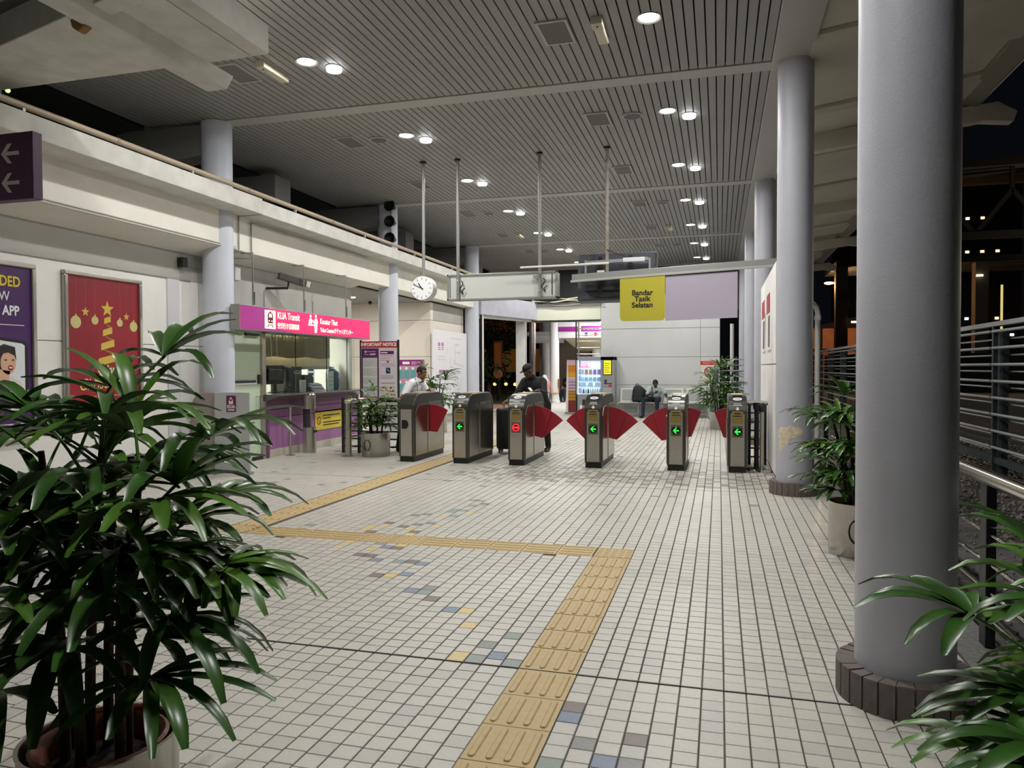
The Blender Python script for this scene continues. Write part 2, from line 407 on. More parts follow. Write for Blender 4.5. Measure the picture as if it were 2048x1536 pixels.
# ================================================================== COLUMNS (right and left rows)
M_brick = mat('plinth_brick', (112, 102, 98), .8, noise=(14, .18), bump=(60, .3))
M_mort = mat('plinth_mortar', (128, 122, 116), .9, noise=(20, .15))
M_bare = mat('bare_plaster', (214, 202, 176), .9, noise=(18, .2), bump=(40, .4))
COLS = [(.813, 3.69, .207), (.86, 9.35, .203), (.85, 15.1, .2), (.85, 20.85, .2), (.85, 26.6, .2)]
names = ['nearest to the handrail, filling the right of the view', 'second from the entrance, with peeling paint patch', 'third from the entrance, behind the white side wall', 'fourth from the entrance, near the fence gap', 'fifth from the entrance, far behind the back wall']
for i, (x, y, r) in enumerate(COLS):
    c = thing('column', 'round grey concrete column of the right row, ' + names[i], None, (x, y, 0), kind='structure')
    MB().lathe([(r, .02), (r, 2.5), (r, 5.08)], 56, (x, y, 0)).build('shaft', M_col, c, smooth=40)
    ph = .15; ro = r + .078
    MB().lathe([(r - .01, 0), (ro - .012, 0), (ro - .012, ph - .006), (r - .01, ph - .006)], 48, (x, y, 0), closed=True).build('plinth_core', M_mort, c, smooth=40)
    nb = 25
    bmm = MB(); hw = math.pi * ro / nb * .88
    a0, a1 = -hw / ro, hw / ro
    pl = [(ro * math.cos(a), ro * math.sin(a)) for a in (a0, 0, a1)] + [((r + .002) * math.cos(a), (r + .002) * math.sin(a)) for a in (a1, 0, a0)]
    bmm.prism(pl, 'xy', 0.0, ph); bme = bmm.mesh('brick'); bme.materials.append(M_brick)
    for k in range(nb if i < 3 else 0):
        o = bpy.data.objects.new('brick', bme); C.objects.link(o); o.parent = c; o.rotation_euler = (0, 0, 2 * math.pi * k / nb); o.scale = (1, 1, 1 + .02 * math.sin(k * 5))
    if i == 1:
        pts = [(-.16, .74), (-.13, .80), (-.05, .79), (.0, .82), (.06, .79), (.1, .80), (.15, .75), (.12, .70), (.05, .68), (0, .66), (-.03, .60), (-.09, .55), (-.13, .50), (-.15, .58)]
        m = MB(); vs = []; n = len(pts); cu, cz = -.03, .72
        for q in range(1, 7):
            for (u, z) in pts:
                s = q / 6; a = R(-90) - .30 + (cu + (u - cu) * s) / r
                vs.append((x + (r + .003) * math.cos(a), y + (r + .003) * math.sin(a), cz + (z - cz) * s))
        fs = [tuple(range(n))] + [(q * n + k, q * n + (k + 1) % n, (q + 1) * n + (k + 1) % n, (q + 1) * n + k) for q in range(5) for k in range(n)]
        m.add(vs, fs).build('peeled_patch', M_bare, c)
LCOLS = [(-7.09, 9.35, .214), (-7.06, 15.1, .214), (-7.06, 20.85, .214)]
ln = ['beside the ticket counter door', 'behind the notice board', 'at the end of the alcove by the exit']
for i, (x, y, r) in enumerate(LCOLS):
    c = thing('column', 'round pale blue-grey column of the left row, ' + ln[i], None, (x, y, 0), kind='structure')
    MB().lathe([(r, 0), (r, 2.5), (r, 5.08)], 48, (x, y, 0)).build('shaft', M_lcol, c, smooth=40)

# ================================================================== LEFT SIDE
wl = thing('wall_left', 'white painted left wall carrying the two posters', None, (-7.4, 4, 0), kind='structure')
MB().box(-7.38, -7.6, -2.2, 9.62, .13, 1.822).build('lower_panel', M_white, wl, bevel=.004)
MB().box(-7.38, -7.6, -2.2, 9.62, 1.832, 2.757).build('upper_panel', M_white, wl, bevel=.004)
MB().box(-7.39, -7.62, -2.2, 9.62, .1, 2.75).build('groove', M_gprint, wl)
MB().box(-7.40, -7.62, -2.2, 13.95, 2.757, 3.2).build('grey_band', M_band, wl)
MB().tube([(-7.372, -2, 2.765), (-7.372, 9.1, 2.765)], .011, 8).build('conduit', M_galv, wl, smooth=40)
MB().box(-7.36, -7.5, 8.62, 8.86, .13, 2.757).build('pilaster', mat('pilaster_paint', (208, 208, 210), .6), wl, bevel=.006)
MB().box(-7.38, -7.6, 9.62, 13.95, 2.1, 2.757).build('header_panel', M_band, wl)
for y in (10.9, 12.45): MB().box(-7.372, -7.39, y, y + .012, 2.1, 2.757).build('header_joint', M_gprint, wl)
bb = MB().box(-7.365, -7.6, -2.2, 9.4, 0, .13).build('baseboard_left', mat('baseboard_tile', (182, 172, 150), .6, noise=(6, .08)), bevel=.006)
tag(bb, 'beige skirting along the foot of the left wall', None, None, 'structure')
# beam with sloping soffit
bl = thing('beam', 'long white concrete beam above the left wall and ticket counter', None, (-7.1, 9, 3.3), kind='structure')
MB().prism([(-6.95, 3.27), (-6.95, 3.80), (-7.5, 3.80), (-7.5, 3.16), (-7.38, 3.16)], 'xz', -2.2, 13.95).build('beam_body', M_beam, bl, bevel=.008)
MB().prism([(-6.95, 3.27), (-6.95, 3.80), (-7.45, 3.80), (-7.45, 3.27)], 'xz', 13.95, 21.05).build('beam_body', M_beam, bl, bevel=.008)
MB().tube([(-6.935, -2, 3.285), (-6.935, 9.55, 3.285)], .012, 8).tube([(-6.935, -2, 3.315), (-6.935, 9.55, 3.315)], .008, 6).build('conduit', mat('conduit_white', (200, 198, 190), .4), bl, smooth=40)
MB().tube([(-6.93, 9.62, 3.79), (-6.93, 9.62, 3.25), (-7.1, 9.62, 3.235)], .011, 8).tube([(-6.93, 9.93, 3.74), (-6.93, 9.93, 3.19), (-7.2, 9.75, 3.185), (-7.2, 9.35, 3.19)], .012, 8).tube([(-6.93, 9.93, 3.74), (-6.93, 13.8, 3.76)], .008, 6).tube([(-6.93, 9.5, 3.27), (-6.93, 9.93, 3.255)], .012, 8).build('pipe_loop', M_galv, bl, smooth=40)
sl2 = thing('slab', 'raw white edge of the upper floor slab above the left beam', None, (-6.6, 9, 3.8), kind='structure')
MB().prism([(-6.54, 3.79), (-6.54, 4.02), (-6.7, 4.04), (-11.5, 4.04), (-11.5, 3.80)], 'xz', -2.2, 9.655).build('slab_section', M_conc, sl2, bevel=.008)
MB().prism([(-6.555, 3.79), (-6.555, 4.00), (-6.7, 4.03), (-11.5, 4.03), (-11.5, 3.80)], 'xz', 9.675, 20.75).build('slab_section', M_conc, sl2, bevel=.008)
MB().box(-6.60, -6.95, 9.655, 9.675, 3.785, 4.0).build('movement_joint', M_gprint, sl2)
rail = thing('handrail', 'beige pipe rail along the edge of the upper floor', 'handrail', (-6.58, 9, 4.05))
MB().tube([(-6.58, -2, 4.085), (-6.58, 20.6, 4.085)], .034, 14).build('pipe', mat('rail_beige', (176, 160, 138), .45), rail, smooth=40)
for k in range(9):
    y = .9 + k * 2.42
    MB().box(-6.60, -6.56, y, y + .03, 4.01, 4.075).build('bracket', M_galv, rail)
    MB().lathe([(.038, -.02), (.038, .02)], 14, (-6.58, y + 1.2, 4.085), axis='y').build('sleeve', mat('rail_sleeve', (160, 144, 122), .45), rail, smooth=40)
# dark upper storey
us = thing('wall_upper', 'dark brown back wall and sloping concrete ribs of the unlit upper storey', None, (-10, 9, 4), kind='structure')
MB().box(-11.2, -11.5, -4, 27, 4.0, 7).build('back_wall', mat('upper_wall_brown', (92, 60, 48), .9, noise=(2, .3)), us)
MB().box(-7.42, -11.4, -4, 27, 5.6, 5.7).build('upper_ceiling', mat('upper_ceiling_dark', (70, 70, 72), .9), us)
for j in (3.5, 9.2, 14.9, 20.7):
    MB().prism([(-7.2, 4.6), (-7.2, 5.05), (-8.6, 5.05), (-11.2, 4.35), (-11.2, 4.02), (-9.0, 4.45)], 'xz', j, j + .35).build('roof_rib', mat('rib_concrete', (120, 118, 116), .8), us, bevel=.01)
    MB().prism([(-7.6, 4.5), (-7.6, 4.95), (-8.6, 4.95), (-8.6, 4.7)], 'xz', j + 2.4, j + 2.9).build('roof_rib', mat('rib_concrete', (120, 118, 116), .8), us, bevel=.01)
# concrete canopy of the flight of stairs, top left
cl = thing('slab_stair_canopy', 'white concrete underside with beams overhanging the top left corner', None, (-4.5, 4, 4.3), kind='structure')
MB().prism([(-6.95, 5.84), (-6.95, 5.33), (-4.055, 4.6), (-4.055, 5.84)], 'xy', 4.3, 4.36).build('slab_section', M_conc, cl)
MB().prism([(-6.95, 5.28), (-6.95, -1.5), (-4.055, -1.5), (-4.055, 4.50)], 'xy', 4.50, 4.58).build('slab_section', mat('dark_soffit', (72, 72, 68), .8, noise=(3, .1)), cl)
MB().box(-4.05, -3.874, -1.5, 5.84, 4.30, 4.56).build('edge_beam', M_conc, cl, bevel=.012)
MB().prism([(-4.575, 4.19), (-4.80, 4.19), (-4.86, 4.31), (-4.50, 4.31)], 'xz', -1.5, 6.2).build('down_beam', M_conc, cl, bevel=.01)
MB().prism([(-6.95, 5.362), (-6.95, 5.231), (-4.055, 4.44), (-4.055, 4.63)], 'xy', 4.24, 4.54).build('cross_beam', M_conc, cl, bevel=.01)
MB().tube([(-3.98, 4.6, 4.60), (-4.0, 5.30, 4.60)], .06, 14).build('drain_pipe', mat('pipe_black', (40, 40, 40), .5), cl, smooth=40)
MB().tube([(-6.0, 4.55, 4.48), (-5.6, 4.68, 4.45), (-5.3, 4.62, 4.47), (-5.0, 4.66, 4.46), (-4.86, 4.66, 4.36)], .014, 8).build('cable', mat('cable_grey', (120, 118, 110), .5), cl, smooth=40)
MB().prism([(-4.92, 4.25), (-4.90, 4.18), (-4.84, 4.14), (-4.77, 4.18), (-4.76, 4.25)], 'xz', 4.72, 4.80).build('plaster_lump', mat('plaster_lump', (150, 116, 70), .9), cl, bevel=.015)

# ================================================================== TICKET BOOTH SHELL, ALCOVE
bw = thing('wall_booth', 'plain white walls and ceiling inside the ticket office', None, (-8, 12, 0), kind='structure')
M_office = mat('office_white', (232, 230, 220), .7)
MB().box(-9.6, -9.7, 9.7, 14.0, 0, 2.8).build('back_wall', M_office, bw)
MB().box(-7.6, -9.7, 9.62, 9.7, 0, 2.8).build('side_wall', M_office, bw)
MB().box(-7.42, -9.7, 9.7, 13.95, 2.72, 2.8).build('office_ceiling', M_office, bw)
MB().box(-7.4, -9.7, 9.7, 13.95, -.05, .0).build('office_floor', M_gprint, bw)
al = thing('wall_alcove', 'cream panelled wall of the alcove behind the notice boards', None, (-8.5, 17, 0), kind='structure')
M_alc = mat('alcove_panel', (232, 224, 212), .5, noise=(2, .02))
for (z0, z1) in ((0, .93), (.94, 1.797), (1.807, 2.752), (2.762, 3.22)):
    MB().box(-10.6, -7.275, 18.1, 18.3, z0, z1).build('wall_panel', M_alc, al, bevel=.004)
    MB().box(-7.275, -7.5, 18.302, 20.7, z0, z1).build('wall_panel', M_alc if z1 < 3 else M_band, al, bevel=.004)
MB().box(-10.58, -7.29, 18.12, 18.35, 0, 3.2).box(-7.29, -7.52, 18.36, 20.7, 0, 3.2).build('wall_core', M_gprint, al)
MB().box(-10.6, -10.8, 13.9, 18.3, 0, 3.25).build('side_wall', M_alc, al)
MB().box(-7.42, -9.72, 13.955, 14.06, 0, 3.2).build('booth_end_wall', M_band, al)
MB().box(-7.4, -10.7, 14.0, 18.3, -.1, -.002).build('alcove_floor', M_t[0], al)
acs = MB().box(-7.45, -10.7, 13.9, 18.2, 3.24, 3.3).build('alcove_ceiling', M_slatgap, al)
for k in range(28): MB().box(-7.45 - k * .115, -7.45 - k * .115 - .095, 13.9, 18.15, 3.215, 3.24).build('ceiling_slat', M_slat, al)
o = MB().ell((-8.6, 17.3, 3.17), (.05, .05, .045)).build('dome_camera', M_black, smooth=60); tag(o, 'small dark dome camera under the alcove ceiling', 'camera')

# ================================================================== BACK WALL AND EXIT PORTAL
bk = thing('wall_back', 'pale grey panelled wall behind the bench and vending machine', None, (-1.8, 23, 0), kind='structure')
M_bk = mat('back_wall_panel', (206, 208, 206), .55, noise=(1.6, .03))
for (z0, z1) in ((0, .953), (.965, 1.811), (1.823, 2.683), (2.695, 3.6)):
    MB().box(-3.55, -.547, 23, 23.2, z0, z1).build('wall_panel', M_bk, bk, bevel=.004)
    MB().box(-.537, .02, 23, 23.2, z0, z1).build('wall_panel', M_bk, bk, bevel=.004)
MB().box(-3.54, .01, 23.012, 23.25, 0, 3.6).build('wall_core', M_gprint, bk)
MB().box(-3.56, .03, 22.985, 23.27, 3.6, 3.72).build('coping', M_bk, bk, bevel=.006)
pt = thing('beam_portal', 'cream lintel and oblique beam over the exit opening', None, (-5, 23, 3), kind='structure')
M_lint = mat('lintel_cream', (224, 226, 206), .6, noise=(2, .03))
MB().box(-5.72, -3.56, 23.02, 23.3, 3.0, 3.43).build('lintel', M_lint, pt, bevel=.006)
MB().box(-5.70, -3.56, 22.98, 23.3, 3.43, 3.52).build('lintel_cap', M_galv, pt)
MB().bar((-6.9, 20.95, 3.36), (-5.72, 23.1, 3.30), .3, .56).build('oblique_beam', mat('beam_lilac_grey', (186, 186, 196), .7, noise=(4, .08), bump=(20, .2)), pt, bevel=.01)
MB().bar((-6.98, 20.9, 3.03), (-5.80, 23.1, 3.0), .12, .08).build('white_flange', M_white, pt)
MB().box(-6.3, -6.0, 23.0, 23.25, 0, 3.02).build('portal_post', M_white, pt, bevel=.006)
MB().box(-5.85, -5.78, 23.0, 23.2, 0, 3.0).build('frame_post', M_dark, pt)
MB().box(-5.72, -5.69, 23.0, 23.2, 0, 3.0).build('frame_post', M_steel, pt)
MB().box(-6.835, -6.79, 20.95, 21.05, 0, 3.25).build('frame_post', M_black, pt)
MB().box(-6.775, -6.755, 20.95, 21.05, 0, 3.25).build('frame_post', M_white, pt)
MB().box(-5.75, -3.55, 23.02, 23.1, 2.94, 3.0).build('track_head', M_dark, pt)
cab = thing('cable_bundle', 'loose black and cream cables lying along the top of the exit lintel', 'cable', (-4.6, 22.9, 3.5))
rg = random.Random(4)
for k in range(4):
    pts = [(-5.75 + i * .28, 22.93 + .02 * k, 3.54 + .05 * k + .035 * math.sin(i * 1.3 + k * 2)) for i in range(9)]
    MB().tube(pts, .016 + .006 * (k % 2), 6).build('cable', [M_black, mat('cable_cream', (214, 204, 170), .6)][k % 2], cab, smooth=50)
# white side wall between the columns on the right
wr = thing('wall_right', 'white panelled side wall between two columns by the track', None, (.8, 12, 0), kind='structure')
for k in range(12):
    y0 = 10.4 + k * .3
    MB().box(.72, .92, y0 + .006, y0 + .294, .06, 1.53).build('wall_panel', M_white, wr, bevel=.003)
MB().box(.72, .92, 10.4, 14.0, 1.545, 2.9).build('upper_panel', M_white, wr, bevel=.004)
MB().box(.735, .91, 10.4, 14.0, 0, 2.88).build('wall_core', M_gprint, wr)
for k in range(2):
    p = thing('poster', ['narrow red and white poster on the side wall, nearer the gates', 'narrow red and white poster on the side wall, further along'][k], 'poster', (.7, 11.5 + k * 1.35, 2.0))
    y0 = 11.3 + k * 1.3
    MB().box(.705, .72, y0, y0 + .75, 1.75, 2.6).build('sheet', M_wprint, p)
    MB().box(.7, .706, y0 + .02, y0 + .73, 2.3, 2.58).build('red_block', mat('poster_red', (170, 24, 34), .5), p)
    MB().box(.7, .706, y0 + .05, y0 + .4, 1.8, 2.25).build('brown_block', mat('poster_brown', (120, 96, 86), .5), p)

bh = MB().box(-8.4, 1.0, 26.9, 27.0, 3.5, 5.6).build('wall_bulkhead', mat('bulkhead_dark', (52, 52, 54), .8)); tag(bh, 'dark bulkhead closing the ceiling above the exit and back wall', None, None, 'structure')
o = MB().ell((-9.0, 7.66, 5.16), (.03, .03, .03)).build('indicator_light', mat('green_dot', (150, 255, 90), .5, emit=3), smooth=60); tag(o, 'tiny green light in the dark upper storey, top left', 'light')
# ================================================================== CEILING FITTINGS
ORD = ['first', 'second', 'third', 'fourth', 'fifth', 'sixth', 'seventh', 'eighth', 'ninth', 'tenth', 'eleventh', 'twelfth']
M_lampA = mat('lamp_glow_warm', (255, 250, 236), .5, emit=14.0)
M_lampB = mat('lamp_glow_cool', (250, 252, 255), .5, emit=5.0)
M_ringm = mat('lamp_ring', (190, 190, 186), .35, .4)
for k, y in enumerate(LAMP_Y):
    for row in (0, 1):
        xa, xb = LAMP_X[row]
        if row == 1 and k == 2: xb = None
        if k > 8: continue
        where = ('left' if row == 0 else 'right') + ' row, ' + (ORD[k - 2] + ' from the top' if k >= 2 else ('just above the viewer', 'ahead of the viewer, out of view')[k])
        t = thing('ceiling_light', 'bright round recessed downlight of the ' + where, 'ceiling light', (xa, y, CZ), group='recessed downlights')
        MB().lathe([(.105, 0), (.125, -.012), (.13, 0), (.13, .02), (.1, .03)], 24, (xa, y, CZ)).build('ring', M_ringm, t, smooth=50)
        MB().lathe([(.001, -.004), (.104, -.002)], 24, (xa, y, CZ)).build('diffuser', M_lampA, t)
        area('downlight', (xa, y, CZ - .03), LAMP_W, .2, LAMP_COL)
        if xb:
            t = thing('ceiling_light', 'small frosted dome light beside a downlight, ' + where, 'ceiling light', (xb, y + .23, CZ), group='frosted dome lights')
            MB().lathe([(.10, 0), (.10, -.01), (.085, -.012)], 20, (xb, y + .23, CZ)).build('ring', M_ringm, t, smooth=50)
            MB().lathe([(.001, -.062), (.05, -.06), (.088, -.05), (.094, -.012)], 20, (xb, y + .23, CZ)).build('diffuser', M_lampB, t, smooth=50)
M_vent = mat('vent_slats', (120, 120, 118), .5)
for row, xv in ((0, -5.635), (1, -1.69)):
    for k in range(6):
        y = 7.83 + 2.868 * k
        side = 'left' if row == 0 else 'right'
        v = thing('air_vent', 'rectangular louvred air vent in the ceiling, %s line, %s from the top' % (side, ORD[k]), 'air vent', (xv, y, CZ), group='ceiling vents')
        m = MB()
        for a, b, c, d in ((-.17, .17, -.28, -.25), (-.17, .17, .25, .28), (-.17, -.14, -.25, .25), (.14, .17, -.25, .25)):
            m.box(xv + a, xv + b, y + c, y + d, CZ - .02, CZ + .01)
        m.build('frame', M_trimc, v)
        MB().box(xv - .15, xv + .15, y - .26, y + .26, CZ - .004, CZ + .0).build('backing', M_slatgap, v)
        for q in range(9): MB().bar((xv - .14, y - .22 + q * .055, CZ - .01), (xv + .14, y - .22 + q * .055, CZ - .01), .035, .006, (0, .5, 1)).build('slat', M_vent, v)
        if k % 2 == 1:
            v = thing('ceiling_speaker', 'flat round ceiling speaker beside a vent, %s line, %s from the top' % (side, ORD[k]), 'speaker', (xv + .49, y, CZ), group='ceiling speakers')
            MB().lathe([(.15, 0), (.15, -.018), (.125, -.022)], 24, (xv + .49, y, CZ)).build('ring', M_trimc, v, smooth=40)
            MB().lathe([(.001, -.024), (.124, -.024), (.124, -.01)], 24, (xv + .49, y, CZ)).build('grille', mat('speaker_grille', (104, 104, 102), .7), v)
        elif k in (0, 4):
            v = thing('emergency_light', 'boxy cream emergency light on the ceiling, %s line, %s from the top' % (side, ORD[k]), 'emergency light', (xv + .48, y, CZ), group='emergency lights')
            MB().box(xv + .41, xv + .53, y - .24, y - .08, CZ - .08, CZ).build('battery_box', mat('emergency_cream', (196, 190, 168), .45), v, bevel=.006)
            MB().box(xv + .415, xv + .525, y - .08, y + .30, CZ - .07, CZ).build('diffuser', mat('emergency_lens', (206, 200, 176), .3), v, bevel=.012)
            MB().ell((xv + .47, y - .165, CZ - .08), (.012, .012, .008)).build('test_button', M_black, v)

# ================================================================== FARE GATES
GATE_Y = 10.93
GW, GL = .262, 1.36
def gprof(ins=0.0, z0=.08):
    a, b = .30 - ins, .235 - ins
    p = [(ins, z0)]
    for t in range(0, 91, 15): p.append((.30 - a * math.cos(R(t)), .86 + b * math.sin(R(t))))
    for t in range(90, -1, -15): p.append((GL - .30 + a * math.cos(R(t)), .86 + b * math.sin(R(t))))
    p.append((GL - ins, z0))
    return p
M_gdark = mat('gate_dark_shell', (84, 84, 80), .3, .75)
M_gside = mat('gate_side_steel', (150, 146, 136), .22, .95, noise=(9, .06))
M_brass = mat('brass_ticket_plate', (168, 146, 84), .35, .7)
M_ind = mat('indicator_black', (10, 12, 10), .25)
M_green = mat('green_arrow_glow', (30, 220, 60), .5, emit=.9)
M_redl = mat('red_sign_glow', (250, 30, 44), .5, emit=1.3)
M_flapd = mat('red_flap_edge', (196, 60, 74), .4)
def gate(gx, label, sign, right, left, display=True):
    g = thing('fare_gate', label, 'fare gate', (gx, GATE_Y, 0), group='row of fare gates')
    L = dict(parent=g, local=True)
    MB().prism(gprof(), 'yz', 0, GW).build('shell', M_gdark, bevel=.012, smooth=40, **L)
    MB().box(.012, GW - .012, .02, GL - .02, 0, .085).build('base', M_black, **L)
    MB().box(.036, GW - .036, -.006, .01, .095, .84).build('front_panel', M_steel, bevel=.003, **L)
    MB().box(.036, GW - .036, GL - .01, GL + .006, .095, .84).build('rear_panel', M_steel, bevel=.003, **L)
    for x0, x1 in ((GW, GW + .008), (-.008, 0)):
        for y0, y1, c0, c1 in ((.055, .575, 1, 0), (.59, GL - .055, 0, 1)):
            poly = [(y0, .1), (y1, .1), (y1, .92 - .14 * c1), (y1 - .14 * c1, .92), (y0 + .14 * c0, .92), (y0, .92 - .14 * c0)]
            q = []
            for p in poly:
                if not q or (abs(q[-1][0] - p[0]) + abs(q[-1][1] - p[1])) > 1e-6: q.append(p)
            MB().prism(q, 'yz', x0, x1).build('side_panel', M_gside, bevel=.003, **L)
        xm = (x0 + x1) / 2
        MB().bar((x1 if x0 >= GW else x0, .583, .1), (x1 if x0 >= GW else x0, .583, .93), .014, .02, (1, 0, 0)).build('chrome_edge', M_steel2, **L)
        MB().bar((x1 if x0 >= GW else x0, .583, .93), (x1 if x0 >= GW else x0, 1.16, .93), .016, .012).build('chrome_lip', M_steel2, **L)
    def onarc(t, off=.003):
        y = .30 - .30 * math.cos(R(t)); z = .86 + .235 * math.sin(R(t))
        n = Vector((0, -math.cos(R(t)) / .30, math.sin(R(t)) / .235)).normalized()
        return Vector((GW / 2, y, z)) + n * off, n
    if sign is None:
        pl = [(.055, .53)] + [(.055 + .055 + .06 * math.cos(R(a)), .6 + .072 * math.sin(R(a))) for a in range(-75, 80, 15)] + [(.055, .67)]
        MB().prism(pl, 'xz', -.010, -.006).build('indicator', M_ind, **L)
    else:
        pb = MB().box(.055, GW - .055, -.011, -.006, .70, .87).build('ticket_plate', M_brass, bevel=.003, **L)
        MB().box(.075, GW - .075, -.0125, -.011, .80, .812).build('slot', M_bprint, pb, local=True)
        MB().box(.070, GW - .070, -.018, -.011, .775, .79).build('lip', M_steel2, pb, local=True)
        MB().box(.085, GW - .085, -.0125, -.011, .835, .85).build('caption', M_bprint, pb, local=True)
        MB().box(.058, GW - .058, -.009, -.006, .505, .665).build('indicator_plate', mat('indicator_plate', (120, 108, 78), .35, .6), **L)
        ind = MB().lathe([(.001, -.013), (.06, -.013), (.066, -.009)], 28, (GW / 2, 0, .585), axis='y').build('indicator', M_ind, smooth=40, **L)
        cx, cz = GW / 2, .585
        if sign == 'green':
            m = MB()
            m.prism([(cx - .042, cz), (cx - .002, cz + .042), (cx + .016, cz + .042), (cx - .012, cz + .010), (cx + .042, cz + .010), (cx + .042, cz - .010), (cx - .012, cz - .010), (cx + .016, cz - .042), (cx - .002, cz - .042)], 'xz', -.016, -.013)
            m.build('arrow', M_green, ind, local=True)
        else:
            m = MB(); ro, ri = .058, .044
            m.lathe([(ri, -.0165), (ro, -.0165), (ro, -.013), (ri, -.013)], 28, (cx, 0, cz), closed=True, axis='y')
            m.build('ring', M_redl, ind, local=True)
            MB().box(cx - .040, cx + .040, -.0165, -.013, cz - .014, cz + .014).build('bar', M_redl, ind, local=True)
        # reader mark on the rounded top: white oval, two lines, arrow
        c, n = onarc(50); X = Vector((1, 0, 0)); Y = n.cross(X)
        m = MB(); pts = [c + X * .062 * math.cos(2 * math.pi * k / 22) + Y * .036 * math.sin(2 * math.pi * k / 22) for k in range(22)]
        m.add(pts + [p + n * .002 for p in pts], [tuple(range(22, 44))] + [(k, (k + 1) % 22, (k + 1) % 22 + 22, k + 22) for k in range(22)])
        ov = m.build('reader_mark', M_wprint, **L)
        m = MB(); m.bar(c - X * .035 + n * .003, c + X * .035 + n * .003, .014, .002, n); m.build('mark_text', M_gprint, ov, local=True)
        for tt, wd in ((30, .05), (24, .062)):
            c, n = onarc(tt); Y = n.cross(X)
            m = MB(); m.bar(c - X * wd, c + X * wd, .008, .002, n); m.build('caption_line', M_wprint, **L)
        c, n = onarc(12, .002); Y = n.cross(X)
        m = MB(); a = [(-.011, .022), (.011, .022), (.011, 0), (.03, 0), (0, -.026), (-.03, 0), (-.011, 0)]
        pts = [c + X * p[0] + Y * p[1] for p in a]
        m.add(pts + [p + n * .002 for p in pts], [tuple(range(7, 14))] + [(k, (k + 1) % 7, (k + 1) % 7 + 7, k + 7) for k in range(7)])
        m.build('down_arrow', M_wprint, **L)
    MB().box(.05, GW - .05, .42, .80, 1.09, 1.103).build('reader_pad', mat('reader_pad_yellow', (206, 196, 140), .4), bevel=.004, **L)
    if display:
        c, n = onarc(72); Y = n.cross(X) if sign else Vector((0, .8, .5)).normalized()
        m = MB(); m.bar(c - Vector((.066, 0, 0)), c + Vector((.066, 0, 0)), .055, .008, n); m.build('display', M_ind, **L)
    def flap(mirror, blades):
        for i, poly in enumerate(blades):
            pp = [((GW + x * .95) if not mirror else -x * .86, z) for x, z in poly]
            yy = .66 + .022 * i
            b = MB().prism(pp, 'xz', yy, yy + .016).build('flap_blade', M_red, bevel=.003, **L)
    if right: flap(False, right)
    if left: flap(True, left)
    return g
FULL = [[(0, .40), (.135, .368), (.30, .795), (.25, .825), (.16, .862), (.07, .882), (0, .888)],
        [(.10, .40), (.135, .368), (.47, .642), (.485, .652), (.43, .705), (.36, .757), (.27, .805), (.2, .83)]]
PART = [[(0, .43), (.067, .443), (.22, .825), (.12, .865), (.05, .882), (0, .886)]]
PART1 = [[(0, .44), (.146, .427), (.345, .795), (.26, .843), (.17, .872), (.09, .885), (0, .886)]]
gate(-4.945, 'fare gate nearest the ticket counter, with a black half disc and folded red flap', None, PART1, None, False)
gate(-4.037, 'second fare gate from the ticket counter, green arrow and no red flaps out', 'green', None, None, False)
gate(-3.125, 'third fare gate from the ticket counter, with the red no entry sign lit', 'red', FULL, None, False)
gate(-1.935, 'fourth fare gate from the ticket counter, red flaps out on both sides', 'green', FULL, FULL)
gate(-.73, 'fifth fare gate from the ticket counter, one long and one short red flap', 'green', PART, FULL)
gate(.122, 'last fare gate, beside the round column, with a single short red flap', 'green', None, PART)

# ------------------------------------------------------------------ posts and rails round the gates
def rails(name, label, segs, posts, zs, top=None):
    t = thing(name, label, 'railing', (posts[0][0], posts[0][1], 0))
    for (x, y) in posts: MB().box(x - .022, x + .022, y - .022, y + .022, 0, .98).build('post', M_black, t)
    for (a, b) in segs:
        for z in zs: MB().tube([(*a, z), (*b, z)], .013, 8).build('rail', M_black, t, smooth=40)
    if top: MB().tube([(*top[0], .95), (*top[1], .95)], .036, 14).build('top_rail', M_steel, t, smooth=40)
    return t
RZ = [.12, .255, .39, .525, .66, .795, .92]
rails('railing', 'black barred railing with steel top rail between the bollard and the first gate', [((-6.44, 11.87), (-6.13, 11.87)), ((-6.13, 11.87), (-4.98, 11.87))], [(-6.44, 11.87), (-6.13, 11.87), (-4.99, 11.87)], RZ, ((-6.1, 11.45), (-6.06, 11.9)))
o = MB().tube([(-6.08, 11.92, .95), (-4.95, 11.92, .95)], .036, 14).build('handrail', M_steel, smooth=40); tag(o, 'steel tube rail running from the railing to the first fare gate', 'handrail')
rails('railing', 'black barred railing between the last gate and the white side wall', [((.40, 11.95), (.70, 11.95))], [(.45, 11.95), (.68, 11.95)], RZ, ((.39, 11.95), (.73, 11.95)))
t = thing('bollard', 'round stainless steel bollard with flat cap beside the potted palm', 'bollard', (-6.1, 11.42, 0))
MB().lathe([(.115, 0), (.115, .01), (.055, .02), (.055, .9)], 28, (-6.1, 11.42, 0)).build('tube', M_steel, t, smooth=40)
MB().lathe([(.07, .9), (.07, .945), (.05, .965), (.001, .968)], 28, (-6.1, 11.42, 0)).build('cap', mat('bollard_cap', (212, 204, 180), .35, .7), t, smooth=40)
MB().tube([(-6.06, 11.44, .33), (-5.85, 11.6, .36)], .018, 8).tube([(-6.06, 11.44, .90), (-5.7, 11.75, .94)], .024, 8).build('rail_stub', M_steel2, t, smooth=40)
t = thing('reader_post', 'tall half round stainless reader post in front of the purple counter', 'card reader', (-7.02, 11.75, 0))
MB().prism([(-7.12, 11.64), (-7.02, 11.64), (-6.96, 11.67), (-6.93, 11.73), (-6.93, 11.77), (-6.96, 11.83), (-7.02, 11.86), (-7.12, 11.86)], 'xy', 0, .45).build('lower_body', M_steel, t, smooth=50)
